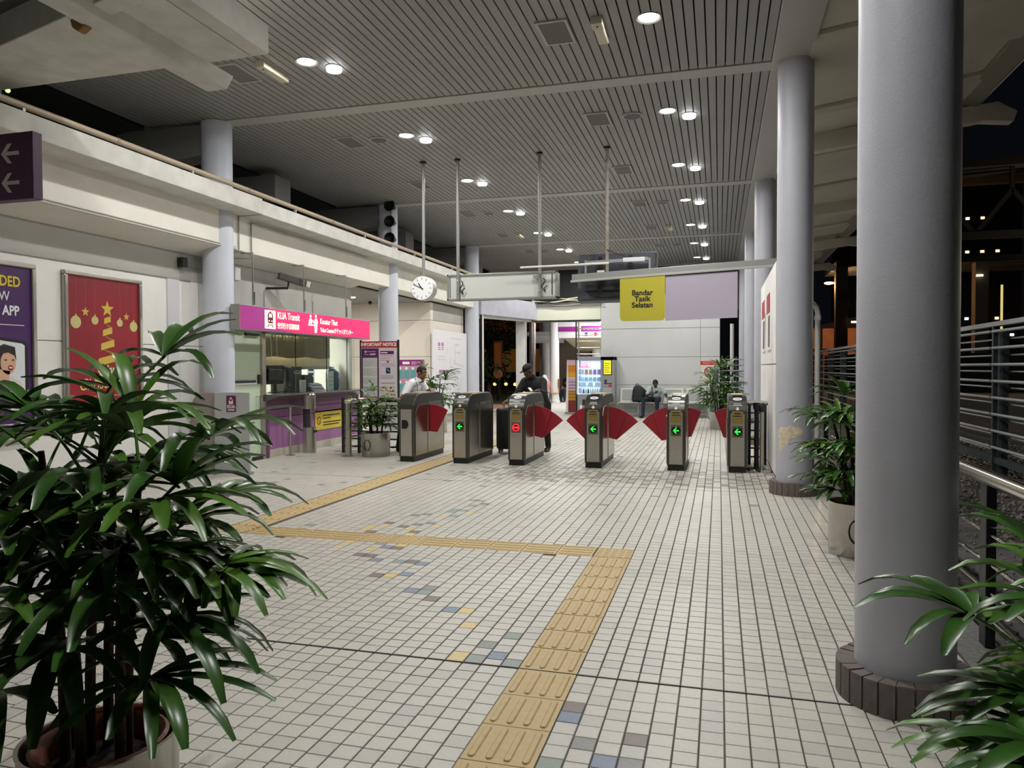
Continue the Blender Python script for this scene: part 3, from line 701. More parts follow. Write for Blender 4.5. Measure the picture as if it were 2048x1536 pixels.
MB().prism([(-7.12, 11.66), (-7.06, 11.66), (-7.03, 11.75), (-7.06, 11.84), (-7.12, 11.84)], 'xy', .45, .78).build('recess', M_gdark, t)
MB().prism([(-7.12, 11.64), (-7.02, 11.64), (-6.96, 11.67), (-6.93, 11.73), (-6.93, 11.77), (-6.96, 11.83), (-7.02, 11.86), (-7.12, 11.86)], 'xy', .78, 1.03).build('upper_body', M_steel, t, smooth=50)
MB().lathe([(.10, 1.03), (.09, 1.055), (.001, 1.06)], 20, (-7.03, 11.75, 0)).build('cap', M_steel2, t, smooth=50)
MB().box(-6.935, -6.92, 11.70, 11.80, .36, .40).build('slot', M_black, t)
t = thing('stanchion', 'thin steel stanchion standing close to the purple counter', 'stanchion', (-7.1, 11.35, 0))
MB().lathe([(.085, 0), (.085, .012), (.022, .02), (.022, .80), (.03, .81), (.03, .85), (.001, .86)], 20, (-7.12, 11.25, 0)).build('post', M_steel, t, smooth=40)
t = thing('stanchion', 'silver belt stanchion with round base beside the last fare gate', 'stanchion', (.6, 11.1, 0))
MB().lathe([(.165, 0), (.165, .012), (.12, .03), (.03, .04)], 32, (.59, 11.12, 0)).build('base', M_steel2, t, smooth=40)
MB().lathe([(.03, .03), (.03, .86)], 20, (.59, 11.12, 0)).build('post', M_steel, t, smooth=40)
MB().lathe([(.038, .86), (.042, .9), (.042, .97), (.03, .985), (.001, .985)], 20, (.59, 11.12, 0)).build('belt_head', M_black, t, smooth=40)
t = thing('stanchion', 'black belt stanchion behind the silver one, by the side wall', 'stanchion', (.54, 11.3, 0))
MB().lathe([(.15, 0), (.15, .012), (.11, .03), (.035, .04)], 28, (.53, 11.36, 0)).build('base', M_black, t, smooth=40)
MB().lathe([(.035, .03), (.035, .88), (.05, .89), (.05, .98), (.001, .985)], 20, (.53, 11.36, 0)).build('post', M_black, t, smooth=40)

# ================================================================== HANGING SIGNS AND CLOCK
M_face = mat('clock_face', (244, 244, 244), .5, emit=.08)  # slight glow added to bring the dial near white
t = thing('wall_clock', 'round white station clock hanging from a long pole, showing ten forty nine', 'clock', (-4.975, 12.09, 2.885))
cx, cyk, cz = -4.975, 12.03, 2.885
MB().lathe([(.205, -.06), (.212, -.055), (.212, .12), (.2, .125)], 40, (cx, cyk + .03, cz), axis='y').build('case', mat('clock_case', (212, 210, 204), .4), t, smooth=40)
fc = MB().lathe([(.001, -.066), (.198, -.066), (.204, -.058)], 40, (cx, cyk + .03, cz), axis='y').build('dial', M_face, t)
for k in range(12):
    a = R(30 * k); d = Vector((math.sin(a), 0, math.cos(a))); q = Vector((cx, cyk - .038, cz))
    MB().bar(q + d * .145, q + d * .18, .010, .004, (0, 1, 0)).build('tick', M_gprint, fc)
for a, ln_, wd in ((-35.5, .11, .016), (-66, .17, .011)):
    d = Vector((math.sin(R(a)), 0, math.cos(R(a)))); q = Vector((cx, cyk - .041, cz))
    MB().bar(q - d * .03, q + d * ln_, wd, .004, (0, 1, 0)).build('hand', M_bprint, t)
MB().tube([(cx - .003, 12.09, 3.08), (cx - .003, 12.09, CZ)], .027, 14).build('pole', M_galv, t, smooth=40)
MB().lathe([(.06, -.03), (.06, 0)], 16, (cx - .003, 12.09, CZ)).build('ceiling_flange', M_dark, t)
# back of hanging light-box sign
t = thing('hanging_sign', 'plain white back of a long light box sign hanging on two poles', 'sign', (-3.58, 12.25, 2.9))
x0, x1, y0, y1, z0, z1 = -4.56, -2.60, 12.13, 12.30, 2.665, 3.12
MB().box(x0 + .03, x1 - .03, y0 + .012, y1, z0 + .03, z1 - .03).build('panel', mat('sign_back_white', (214, 216, 210), .4), t)
m = MB().box(x0, x1, y0 - .01, y1 + .02, z0, z0 + .035).box(x0, x1, y0 - .01, y1 + .02, z1 - .035, z1).build('frame', M_galv, t, bevel=.006)
MB().box(x0, x0 + .035, y0 - .01, y1 + .02, z0, z1).box(x1 - .035, x1, y0 - .01, y1 + .02, z0, z1).build('frame', M_galv, t, bevel=.006)
MB().box(x1 - .1, x1 - .085, y0 + .005, y0 + .014, z0 + .05, z1 - .04).box(x0 + .05, x0 + .06, y0 + .005, y0 + .014, z0 + .05, z1 - .04).build('seam', M_dark, t)
for px in (-4.345, -2.895):
    MB().tube([(px, 12.1, z0 + .01), (px, 12.1, CZ)], .028, 14).build('pole', M_galv, t, smooth=40)
    MB().lathe([(.055, -.03), (.055, 0)], 14, (px, 12.1, CZ)).build('ceiling_flange', M_dark, t)
    for z in (z0 + .12, z1 - .12): MB().ell((px, 12.07, z), (.012, .008, .012)).build('bolt', M_steel2, t)
    pts = [(px + .06 + .03 * math.sin(i), 12.10, z1 - .12 - i * .03) for i in range(9)]
    MB().tube(pts + [(px + .08, 12.09, z0 + .17), (px + .13, 12.09, z0 + .21)], .009, 6).build('cable', M_bprint, t, smooth=40)
MB().box(-3.0, -2.9, 12.06, 12.11, z1 - .12, z1 - .08).build('strap', M_galv, t)
# cross arm with the yellow and lilac boards
t = thing('sign_arm', 'grey steel channel arm reaching from the side wall over the gates', 'sign bracket', (-.7, 12.05, 3))
MB().bar((-2.33, 12.02, 2.975), (.90, 12.02, 3.11), .07, .10).build('channel', M_galv, t, bevel=.006)
MB().bar((-2.35, 12.0, 2.912), (.90, 12.0, 3.05), .05, .035).build('lower_lip', M_trimc, t, bevel=.004)
t = thing('station_sign', 'yellow board lettered Bandar Tasik Selatan beside a blank lilac board', 'sign', (-.6, 12, 2.6))
pl = []
bx0, bx1, bz0, bz1 = -1.542, -.83, 2.245, 2.93
for cxx, czz, a0 in ((bx1 - .06, bz0 + .06, -90), (bx0 + .06, bz0 + .06, 180)):
    pl += [(cxx + .06 * math.cos(R(a0 + a)), czz + .06 * math.sin(R(a0 + a))) for a in ((0, 30, 60, 90) if a0 == -90 else (0, 30, 60, 90))]
pl = [(bx1, bz1 + .03), (bx0, bz1)] + pl[4:] + pl[:4]
MB().prism(pl, 'xz', 11.985, 12.01).build('yellow_board', mat('board_yellow', (188, 178, 50), .45), t)
MB().prism([(-.825, 2.24), (.272, 2.268), (.272, 2.98), (-.825, 2.94)], 'xz', 12.0, 12.03).build('lilac_board', mat('board_lilac', (178, 170, 186), .5), t)
for k, s in enumerate(('Bandar', 'Tasik', 'Selatan')):
    text(s, .118, t, M_bprint, (-1.186, 11.984, 2.655 - .098 * k), align='CENTER', bold=.0035)
# television and bracket behind the arm
M_tv = mat('tv_grey_plastic', (62, 66, 74), .5)
t = thing('television', 'large grey television seen from behind, hanging above the gates', 'television', (-1.64, 12.5, 3.0))
MB().prism([(12.42, 2.63), (12.62, 2.60), (12.70, 2.63), (12.74, 3.40), (12.70, 3.44), (12.50, 3.42)], 'yz', -2.32, -1.0).build('housing', M_tv, t, bevel=.03)
MB().box(-2.2, -1.12, 12.36, 12.46, 2.78, 3.24).build('back_cover', mat('tv_back', (48, 51, 58), .5), t, bevel=.03)
MB().box(-2.1, -1.2, 12.34, 12.37, 2.70, 2.76).build('connector_bay', M_black, t)
for k in range(2): MB().box(-1.95 + .5 * k, -1.88 + .5 * k, 12.33, 12.36, 2.75, 3.35).build('bracket_bar', M_black, t)
MB().tube([(-1.765, 12.1, 2.95), (-1.765, 12.1, CZ)], .026, 14).build('pole', mat('rusty_pole', (150, 142, 128), .6, noise=(12, .25)), t, smooth=40)
MB().lathe([(.05, -.03), (.05, 0)], 14, (-1.765, 12.1, CZ)).build('ceiling_flange', M_dark, t)
MB().bar((-2.1, 12.1, 3.22), (-1.1, 12.1, 3.25), .04, .05).build('mount_rail', M_galv, t)
for x in (-2.12, -1.08): MB().bar((x, 12.1, 3.02), (x, 12.1, 3.26), .03, .03, (0, 1, 0)).build('mount_upright', M_galv, t)
MB().box(-1.5, -1.15, 12.02, 12.1, 3.2, 3.27).build('clamp', mat('clamp_white', (220, 222, 226), .4), t, bevel=.01)
MB().box(-1.92, -1.8, 12.02, 12.08, 3.02, 3.08).build('socket', mat('socket_cream', (224, 216, 190), .5), t, bevel=.006)
MB().tube([(-1.76, 12.07, 3.42), (-1.6, 12.06, 3.34), (-1.42, 12.05, 3.28)], .008, 6).build('cable', M_bprint, t)
o = MB().tube([(-3.2, 11.98, 3.17), (-1.72, 11.98, 3.185)], .018, 10).build('lamp_tube', mat('tube_white', (236, 236, 232), .4), smooth=40)
tag(o, 'thin white horizontal tube between the light box sign and the television', 'tube')

# purple direction sign, top left
t = thing('direction_sign', 'deep purple hanging sign with two white arrows pointing left', 'sign', (-5.6, 4.54, 3.07))
MB().box(-6.6, -5.055, 4.5, 4.585, 2.808, 3.322).build('box_body', mat('sign_purple', (66, 18, 62), .4), t, bevel=.004)
for z in (3.165, 2.94):
    m = MB(); cxx = -5.275
    m.prism([(cxx - .085, z), (cxx - .02, z + .075), (cxx + .015, z + .075), (cxx - .035, z + .014), (cxx + .085, z + .014), (cxx + .085, z - .014), (cxx - .035, z - .014), (cxx + .015, z - .075), (cxx - .02, z - .075)], 'xz', 4.494, 4.5)
    m.build('arrow', mat('arrow_white', (196, 190, 192), .5), t)
for x in (-6.3, -5.9): MB().tube([(x, 4.54, 3.32), (x, 4.54, 4.3)], .012, 8).build('hanger', M_galv, t, smooth=40)

# ================================================================== TICKET COUNTER
M_cgl = mat('green_tinted_glass', (196, 212, 186), .12, spec=.6)
d1 = thing('door_1', 'pale green frosted glass door of the ticket office', None, (-7.3, 10.1, 0), kind='structure')
leaf = MB().box(-7.315, -7.30, 9.62, 10.66, .03, 2.08).build('glass_leaf', M_cgl, d1)
for k, z in enumerate((1.47, 1.43, 1.36, 1.32)):
    pts = [(-7.297, 9.75 + i * .09, z - .05 * math.sin(math.pi * i / 9) ** 1 + .02) for i in range(10)]
    MB().tube(pts, .006, 6).build('wave_decal', mat('decal_white', (214, 220, 206), .5), leaf)
MB().box(-7.299, -7.285, 9.98, 10.52, 1.27, 1.31).build('leaflet_tray', mat('tray_blue', (40, 46, 74), .5), d1)
MB().box(-7.299, -7.28, 9.96, 10.54, 1.245, 1.268).build('tray_edge', M_wprint, d1)
for k in range(5): MB().box(-7.299, -7.294, 10.15 + .04 * k, 10.5, .43 + .06 * k, .45 + .06 * k).build('stripe_decal', mat('decal_grey', (110, 124, 106), .5), leaf)
MB().tube([(-7.29, 10.55, 1.05), (-7.24, 10.55, 1.05), (-7.24, 10.55, .76), (-7.29, 10.55, .76)], .012, 8).build('handle', M_steel2, d1, smooth=40)
MB().box(-7.33, -7.27, 10.58, 10.64, 1.25, 1.40).build('lock_box', M_black, d1, bevel=.004)
MB().box(-7.34, -7.27, 10.42, 10.66, .0, .06).build('floor_hinge', M_dark, d1, bevel=.006)
MB().box(-7.34, -7.26, 10.25, 10.6, 2.03, 2.08).build('door_closer', M_dark, d1, bevel=.006)
MB().box(-7.36, -7.26, 10.67, 10.77, 0, 2.12).build('frame_post', M_steel, d1, bevel=.004)
MB().box(-7.36, -7.26, 9.55, 10.77, 2.08, 2.14).build('frame_head', M_steel, d1, bevel=.004)
wn = thing('window_1', 'long clear glass screen above the ticket counter', None, (-7.3, 12.4, 1.1), kind='structure')
for a, b in ((10.77, 11.72), (11.73, 12.81), (12.82, 13.62), (13.63, 13.93)):
    MB().box(-7.307, -7.295, a, b, 1.075, 2.12).build('pane', M_glass, wn)
MB().box(-7.34, -7.27, 10.77, 13.95, 2.12, 2.16).build('head_rail', M_steel, wn)
for y in (11.725, 12.815, 13.625): MB().box(-7.31, -7.292, y - .004, y + .004, 1.07, 2.12).build('joint', M_dark, wn)
ct = thing('ticket_counter', 'purple ticket counter with dark overhanging top', 'counter', (-7.3, 12.4, 0))
MB().box(-7.29, -7.9, 10.8, 14.05, .13, .66).build('front_panel', M_purple, ct)
MB().box(-7.275, -7.9, 10.8, 14.05, .67, .80).build('front_band', mat('purple_band', (128, 78, 122), .4), ct)
MB().box(-7.262, -7.9, 10.8, 14.05, .81, .97).build('front_fascia', mat('purple_fascia', (118, 68, 112), .4), ct, bevel=.004)
MB().box(-7.27, -7.88, 10.8, 14.03, 0, .13).build('plinth', mat('plinth_stone', (188, 182, 166), .6, noise=(9, .08)), ct)
MB().box(-7.25, -7.4, 10.76, 10.84, 0, 1.0).build('corner_post', mat('purple_post', (112, 60, 106), .4), ct, bevel=.004)
MB().prism([(-7.9, 1.035), (-7.9, 1.07), (-7.0, 1.07), (-6.98, 1.05), (-7.22, .955), (-7.28, .955)], 'xz', 10.72, 14.5).build('countertop', mat('counter_top_grey', (104, 98, 96), .25, .5), ct, bevel=.006)
MB().box(-7.3, -8.6, 10.8, 14.0, .70, .74).build('inner_desk', mat('desk_grey', (170, 168, 160), .5), ct)
nt = thing('notice_plate', 'yellow no entry notice plate fixed to the purple counter front', 'sign', (-7.28, 12.85, .5))
MB().box(-7.284, -7.275, 12.33, 13.36, .335, .70).build('plate', mat('notice_yellow', (214, 194, 56), .45), nt, bevel=.004)
m = MB(); m.lathe([(.055, -7.2745), (.075, -7.2745), (.075, -7.272), (.055, -7.272)], 28, (0, 12.47, .51), closed=True, axis='x'); m.bar((-7.273, 12.43, .56), (-7.273, 12.51, .46), .016, .003, (1, 0, 0)); m.build('no_entry_mark', mat('notice_red', (140, 40, 26), .5), nt)
for z, a, b in ((.60, 12.62, 13.25), (.545, 12.62, 12.9), (.47, 12.62, 13.3), (.42, 12.62, 13.22)):
    MB().box(-7.2745, -7.272, a, b, z - .010, z + .010).build('text_line', M_bprint, nt)
# things in the office
def desk_thing(name, label, cat, x, y): return thing(name, label, cat, (x, y, 1.07))
t = desk_thing('monitor', 'black computer monitor seen from behind on the ticket counter', 'monitor', -7.62, 11.55)
MB().prism([(11.24, 1.22), (11.82, 1.22), (11.86, 1.30), (11.86, 1.56), (11.22, 1.56), (11.22, 1.30)], 'yz', -7.68, -7.62).build('housing', M_black, t, bevel=.012)
MB().box(-7.62, -7.56, 11.34, 11.74, 1.28, 1.49).build('rear_hump', mat('monitor_back', (28, 28, 30), .35), t, bevel=.02)
MB().lathe([(.04, -7.557), (.055, -7.557), (.055, -7.553), (.04, -7.553)], 20, (0, 11.68, 1.35), closed=True, axis='x').build('emblem', mat('emblem_grey', (80, 84, 90), .3), t)
MB().box(-7.66, -7.60, 11.49, 11.59, 1.08, 1.25).build('neck', M_black, t)
MB().lathe([(.11, 1.07), (.11, 1.08), (.03, 1.095)], 20, (-7.63, 11.54, 0)).build('base', M_black, t, smooth=40)
t = desk_thing('computer_tower', 'black computer tower standing on the ticket counter behind the monitor', 'computer', -7.7, 12.1)
MB().box(-7.52, -7.86, 11.93, 12.28, 1.07, 1.53).build('case', mat('tower_case', (38, 36, 36), .4), t, bevel=.008)
MB().box(-7.6, -7.84, 11.915, 11.93, 1.1, 1.5).build('grille', M_black, t)
MB().box(-7.515, -7.53, 12.02, 12.24, 1.40, 1.46).build('drive_bay', mat('drive_white', (190, 190, 190), .4), t)
MB().box(-7.513, -7.53, 12.04, 12.22, 1.425, 1.445).build('drive_slot', M_black, t)
t = desk_thing('ticket_printer', 'small black ticket printer on the counter behind the glass', 'printer', -7.6, 12.6)
MB().prism([(12.44, 1.07), (12.76, 1.07), (12.76, 1.32), (12.70, 1.38), (12.52, 1.38), (12.44, 1.32)], 'yz', -7.72, -7.55).build('body', M_black, t, bevel=.015)
MB().box(-7.55, -7.53, 12.5, 12.7, 1.16, 1.18).build('paper_slot', M_gprint, t)
t = desk_thing('leaflet_stand', 'tilted leaflet stand with white and lilac flyers on the counter', 'leaflets', -7.42, 12.6)
for k in range(4): MB().bar((-7.36 - .025 * k, 12.42, 1.09 + .035 * k), (-7.36 - .025 * k, 12.78, 1.09 + .035 * k), .10, .02, (.4, 0, 1)).build('flyer', [M_wprint, mat('flyer_lilac', (150, 140, 170), .5)][k % 2], t)
t = desk_thing('card_sign', 'small upright white card on the counter in front of the computer tower', 'card', -7.4, 12.12)
MB().box(-7.39, -7.42, 12.03, 12.21, 1.07, 1.29).build('card', M_wprint, t, bevel=.003)
for k in range(4): MB().box(-7.389, -7.39, 12.06, 12.18, 1.11 + .04 * k, 1.118 + .04 * k).build('text_line', M_gprint, t)
t = desk_thing('telephone', 'dark desk telephone between the monitor and the computer tower', 'telephone', -7.45, 11.8)
MB().prism([(11.68, 1.07), (11.92, 1.07), (11.92, 1.10), (11.68, 1.15)], 'yz', -7.52, -7.38).build('base', M_black, t, bevel=.008)
MB().tube([(-7.45, 11.66, 1.17), (-7.45, 11.72, 1.18), (-7.45, 11.86, 1.15), (-7.45, 11.92, 1.13)], [.03, .018, .018, .03], 10).build('handset', M_dark, t, smooth=40)
t = desk_thing('water_bottle', 'large dark blue water bottle standing behind the counter glass', 'water bottle', -7.68, 13.70)
MB().lathe([(.12, 1.07), (.13, 1.09), (.135, 1.16), (.128, 1.18), (.135, 1.20), (.135, 1.30), (.128, 1.32), (.135, 1.34), (.13, 1.42), (.05, 1.49), (.001, 1.50)], 24, (-7.68, 13.70, 0)).build('bottle', mat('bottle_blue', (52, 72, 122), .15), t, smooth=40)
MB().lathe([(.04, 1.49), (.04, 1.53), (.001, 1.535)], 16, (-7.68, 13.70, 0)).build('cap', M_wprint, t, smooth=40)
t = desk_thing('card_sign', 'pale green upright leaflet card in front of the blue water bottle', 'card', -7.5, 13.27)
MB().box(-7.47, -7.50, 13.15, 13.38, 1.07, 1.44).build('card', mat('card_mint', (214, 234, 222), .5), t, bevel=.003)
for k in range(3): MB().box(-7.468, -7.47, 13.18, 13.34, 1.16 + .08 * k, 1.17 + .08 * k).build('text_line', M_gprint, t)
for i, y in enumerate((12.36, 13.16)):
    t = thing('lit_notice', ['glowing white notice with purple bars beside the computer tower', 'glowing white notice with purple bars behind the ticket printer'][i], 'notice', (-7.95, y + .14, 0))
    x = -7.94
    MB().box(x - .03, x, y, y + .29, 1.05, 1.595).build('panel', mat('notice_glow', (220, 246, 240), .5, emit=.25), t)
    for k in range(3): MB().box(x, x + .004, y + .05, y + .24, 1.45 - .09 * k, 1.50 - .09 * k).build('purple_bar', M_magenta, t)
    for k in range(4): MB().box(x, x + .004, y + .06, y + .24, 1.12 + .03 * k, 1.13 + .03 * k).build('text_line', M_gprint, t)
    MB().bar((x - .015, y + .15, .74), (x - .015, y + .15, 1.05), .04, .03, (0, 1, 0)).build('stand', M_galv, t)
cu = thing('curtain', 'short pleated beige curtain hung behind the counter glass', 'curtain', (-7.7, 12.2, 1.9))
N = 150; m = MB(); vs = []
for i in range(N + 1):
    y = 10.8 + i * (13.5 - 10.8) / N
    x = -7.62 + .018 * math.sin(i * 1.05) + .008 * math.sin(i * .37)
    vs += [(x, y, 1.70 - .015 * math.sin(i * .11)), (x - .004, y, 2.15)]
m.add(vs, [(2 * i, 2 * i + 2, 2 * i + 3, 2 * i + 1) for i in range(N)])
o = m.build('cloth', mat('curtain_beige', (178, 164, 132), .9), cu, smooth=80); o.modifiers.new('solid', 'SOLIDIFY').thickness = .006
MB().box(-7.7, -7.9, 10.8, 13.7, 1.48, 1.54).build('rail', M_galv, cu)
MB().box(-7.74, -7.76, 10.8, 13.7, 1.54, 1.72).build('lining', mat('curtain_lining', (206, 196, 168), .9), cu)
for y in (11.35, 11.52): MB().tube([(-7.56, y, 2.14), (-7.56, y + .03, 1.66)], .008, 6).build('pull_cord', M_wprint, cu)
o = thing('ceiling_light', 'flat square light panel inside the ticket office', 'ceiling light', (-8.5, 12, 2.7))
MB().box(-8.8, -8.2, 11.4, 12.0, 2.69, 2.72).build('diffuser', mat('office_lamp', (255, 252, 240), .5, emit=4), o)
area('office_light', (-8.5, 11.7, 2.66), 110, .55, (1, .98, .92), size_y=.55)
area('alcove_light', (-8.6, 16.2, 3.18), 26, .3, (1, .95, .9))
o = thing('ceiling_light', 'round light in the slatted ceiling of the alcove', 'ceiling light', (-8.6, 16.2, 3.2))
MB().lathe([(.001, -.012), (.14, -.01), (.15, 0)], 20, (-8.6, 16.2, 3.215)).build('diffuser', M_lampB, o)

# lit sign over the counter
t = thing('shop_sign', 'long pink light box sign reading KLIA Transit and Kaunter Tiket above the counter', 'sign', (-6.78, 11.4, 2.25))
SX = -6.69
M_pink = mat('sign_pink_lit', (236, 30, 106), .4, emit=.3)
M_mauve = mat('sign_mauve_lit', (160, 44, 132), .4, emit=.18)
MB().box(-6.85, SX - .004, 9.29, 13.45, 2.07, 2.44).build('case', mat('sign_case', (150, 150, 146), .4, .3), t, bevel=.004)
MB().box(SX - .004, SX, 9.31, 13.43, 2.085, 2.428).build('pink_face', M_pink, t)
MB().prism([(9.31, 2.085), (10.7, 2.085), (10.25, 2.12), (10.02, 2.2), (9.95, 2.3), (10.0, 2.428), (9.31, 2.428)], 'yz', SX - .001, SX + .001).build('mauve_sweep', M_mauve, t)
M_sw = mat('sign_white_lit', (255, 244, 214), .5, emit=.4)
X = SX + .0015
pl = [(9.90, 2.115), (10.185, 2.115), (10.185, 2.40), (9.90, 2.40)]
pic = MB().prism(pl, 'yz', X, X + .002).build('pictogram_tile', M_sw, t)
m = MB(); q = X + .002
m.prism([(9.985, 2.20), (10.105, 2.20), (10.115, 2.24), (10.115, 2.33), (10.09, 2.365), (10.0, 2.365), (9.975, 2.33), (9.975, 2.24)], 'yz', q, q + .002)
m.prism([(10.0, 2.19), (10.015, 2.19), (9.985, 2.135), (9.965, 2.135)], 'yz', q, q + .002).prism([(10.075, 2.19), (10.09, 2.19), (10.125, 2.135), (10.105, 2.135)], 'yz', q, q + .002)
m.box(q, q + .002, 10.005, 10.085, 2.165, 2.175).box(q, q + .002, 10.03, 10.06, 2.365, 2.385)
m.build('train_mark', mat('mark_maroon', (96, 10, 50), .5), pic)
m = MB(); m.prism([(10.005, 2.29), (10.085, 2.29), (10.085, 2.335), (10.07, 2.35), (10.02, 2.35), (10.005, 2.335)], 'yz', q + .002, q + .003)
m.lathe([(.001, q + .003), (.012, q + .003)], 10, (0, 10.01, 2.235), axis='x').lathe([(.001, q + .003), (.012, q + .003)], 10, (0, 10.08, 2.235), axis='x'); m.build('train_window', M_sw, pic)
kw = dict(xd=(0, 1, 0), yd=(0, 0, 1))
text('KLIA Transit', .155, t, M_sw, (X, 10.235, 2.285), bold=.002, sx=.80, **kw)
text('空港行き普通電車', .098, t, M_sw, (X, 10.24, 2.14), bold=.002, sx=.80, **kw)
text('Kaunter Tiket', .135, t, M_sw, (X, 11.53, 2.275), bold=.002, sx=.80, **kw)
text('Ticket Counter/チケットカウンター', .105, t, M_sw, (X, 11.53, 2.135), bold=.002, sx=.735, **kw)
m = MB()
m.lathe([(.001, X + .002), (.026, X + .002)], 14, (0, 11.22, 2.385), axis='x').lathe([(.001, X + .002), (.026, X + .002)], 14, (0, 11.39, 2.395), axis='x')
m.prism([(11.16, 2.255), (11.27, 2.255), (11.27, 2.30), (11.245, 2.35), (11.19, 2.35), (11.16, 2.30)], 'yz', X, X + .002)
m.prism([(11.14, 2.225), (11.42, 2.225), (11.42, 2.248), (11.14, 2.248)], 'yz', X, X + .002)
m.prism([(11.35, 2.11), (11.42, 2.11), (11.44, 2.25), (11.455, 2.30), (11.43, 2.355), (11.36, 2.355), (11.33, 2.30), (11.29, 2.335), (11.28, 2.315), (11.34, 2.25)], 'yz', X, X + .002)
m.build('counter_mark', M_sw, t)
for y in (9.77, 11.2, 12.67):
    MB().tube([(-6.8, y, 2.44), (-6.8, y, 3.26 if y < 99 else 3)], .012, 8).build('hanger', M_steel, t, smooth=40)
    MB().tube([(-6.8, y + .02, 2.47), (-6.8, y + .02, 2.66)], .02, 8).build('turnbuckle', M_steel2, t, smooth=40)
    MB().bar((-6.8, y - .0, 3.25), (-7.0, y, 3.25), .05, .012).build('plate', M_galv, t)
# camera, junction box
t = thing('security_camera', 'grey security camera on a bracket under the beam above the pink sign', 'security camera', (-7.1, 11.3, 3.0))
MB().bar((-7.12, 10.95, 3.06), (-6.86, 11.35, 2.95), .12, .11).build('housing', mat('camera_grey', (72, 70, 64), .4), t, bevel=.012)
MB().bar((-6.89, 11.30, 2.965), (-6.82, 11.41, 2.935), .10, .10).build('hood', mat('camera_front', (206, 198, 176), .4), t, bevel=.008)
MB().cyl((-6.84, 11.38, 2.945), (-6.81, 11.425, 2.932), .035, 14).build('lens', M_black, t)
MB().tube([(-7.02, 11.1, 3.0), (-7.05, 11.1, 2.86), (-7.4, 11.0, 2.86)], .022, 8).build('bracket', M_dark, t, smooth=40)
MB().tube([(-7.12, 10.95, 3.05), (-7.2, 10.9, 2.96), (-7.12, 10.98, 2.9), (-7.05, 11.06, 2.92)], .009, 6).build('cable', M_gprint, t, smooth=40)
t = thing('junction_box', 'grey electrical boxes mounted high beside the left column', 'junction box', (-7.2, 9.8, 2.95))
MB().box(-7.38, -7.22, 9.66, 9.80, 2.80, 3.12).build('box', M_dark, t, bevel=.008)
MB().box(-7.38, -7.16, 9.84, 9.98, 2.86, 3.06).build('box', mat('box_white', (190, 192, 194), .4), t, bevel=.008)
for y in (9.69, 9.76): MB().tube([(-7.3, y, 2.80), (-7.3, y, 2.74), (-7.38, y, 2.72)], .01, 6).build('cable', M_gprint, t, smooth=40)
t = thing('wall_bracket', 'small dark rusty bracket sticking out of the grey band near the column', 'bracket', (-7.3, 8.9, 3.0))
MB().box(-7.4, -7.3, 8.86, 8.96, 2.94, 3.08).build('plate', M_dark, t, bevel=.006)
MB().tube([(-7.34, 8.95, 3.02), (-7.3, 9.25, 2.99)], .012, 6).build('pipe', M_galv, t)
# horn speakers
t = thing('horn_speakers', 'three black horn speakers one above another on a pole at the upper column', 'speakers', (-6.85, 14.75, 4.7))
MB().tube([(-6.87, 14.86, 4.1), (-6.87, 14.86, 5.06)], .022, 10).build('pole', M_galv, t, smooth=40)
for z in (5.0, 4.66, 4.30):
    h = MB().lathe([(.03, .16), (.06, .12), (.075, .02), (.115, -.06), (.12, -.10), (.105, -.10), (.06, -.02), (.001, .0)], 22, (-6.84, 14.80, z), axis='y').build('horn', M_black, t, smooth=40)
    MB().lathe([(.116, -.102), (.124, -.102), (.124, -.085), (.116, -.085)], 22, (-6.84, 14.80, z), closed=True, axis='y').build('rim', mat('horn_rim', (66, 62, 58), .4), h)
    MB().box(-6.90, -6.85, 14.84, 14.9, z - .05, z + .05).build('clamp', M_dark, t)

# ================================================================== NOTICE BOARDS
t = thing('notice_board', 'free standing board headed IMPORTANT NOTICE with purple and white sheets', 'notice board', (-6.28, 13, 0))
nx0, nx1, NY = -6.685, -5.87, 12.98
for x in (nx0 + .015, nx1 - .015): MB().cyl((x, NY + .03, 0), (x, NY + .03, 2.04), .022, 12).build('post', M_dark, t, smooth=40)
for x in (nx0 + .015, nx1 - .015): MB().box(x - .025, x + .025, NY - .25, NY + .3, 0, .03).build('foot', M_dark, t, bevel=.006)
MB().box(nx0 + .03, nx1 - .03, NY + .01, NY + .03, .89, 1.90).build('backing', mat('board_white', (206, 200, 200), .4), t)
MB().box(nx0 + .03, nx1 - .03, NY, NY + .03, 1.90, 2.015).build('header', mat('header_red', (172, 28, 28), .45), t)
text('IMPORTANT NOTICE', .088, t, M_wprint, ((nx0 + nx1) / 2, NY - .001, 1.925), align='CENTER', bold=.004, sx=.88)
MB().box(nx0 + .04, nx0 + .40, NY, NY + .012, .92, 1.88).build('purple_sheet', M_deep, t)
MB().box(nx0 + .07, nx0 + .375, NY - .002, NY, .955, 1.70).build('white_sheet', mat('sheet_grey', (200, 204, 200), .5), t)
MB().box(nx0 + .11, nx0 + .15, NY - .002, NY, 1.80, 1.835).box(nx0 + .16, nx0 + .34, NY - .002, NY, 1.812, 1.822).box(nx0 + .22, nx0 + .34, NY - .002, NY, 1.755, 1.782).box(nx0 + .1, nx0 + .2, NY - .002, NY, 1.76, 1.768).build('sheet_heading', mat('print_pink_white', (226, 206, 226), .5), t)
for z in (1.51, 1.33, 1.17): MB().box(nx0 + .075, nx0 + .37, NY - .003, NY - .002, z, z + .008).build('white_rule', M_wprint, t)
rg = random.Random(8)
for k in range(26):
    z = .98 + k * .026
    if abs(z - 1.51) < .02 or abs(z - 1.33) < .02 or abs(z - 1.17) < .02: continue
    MB().box(nx0 + .085, nx0 + .085 + rg.uniform(.15, .27), NY - .003, NY - .002, z, z + .005).build('text_line', mat('print_soft_grey', (150, 156, 152), .6), t)
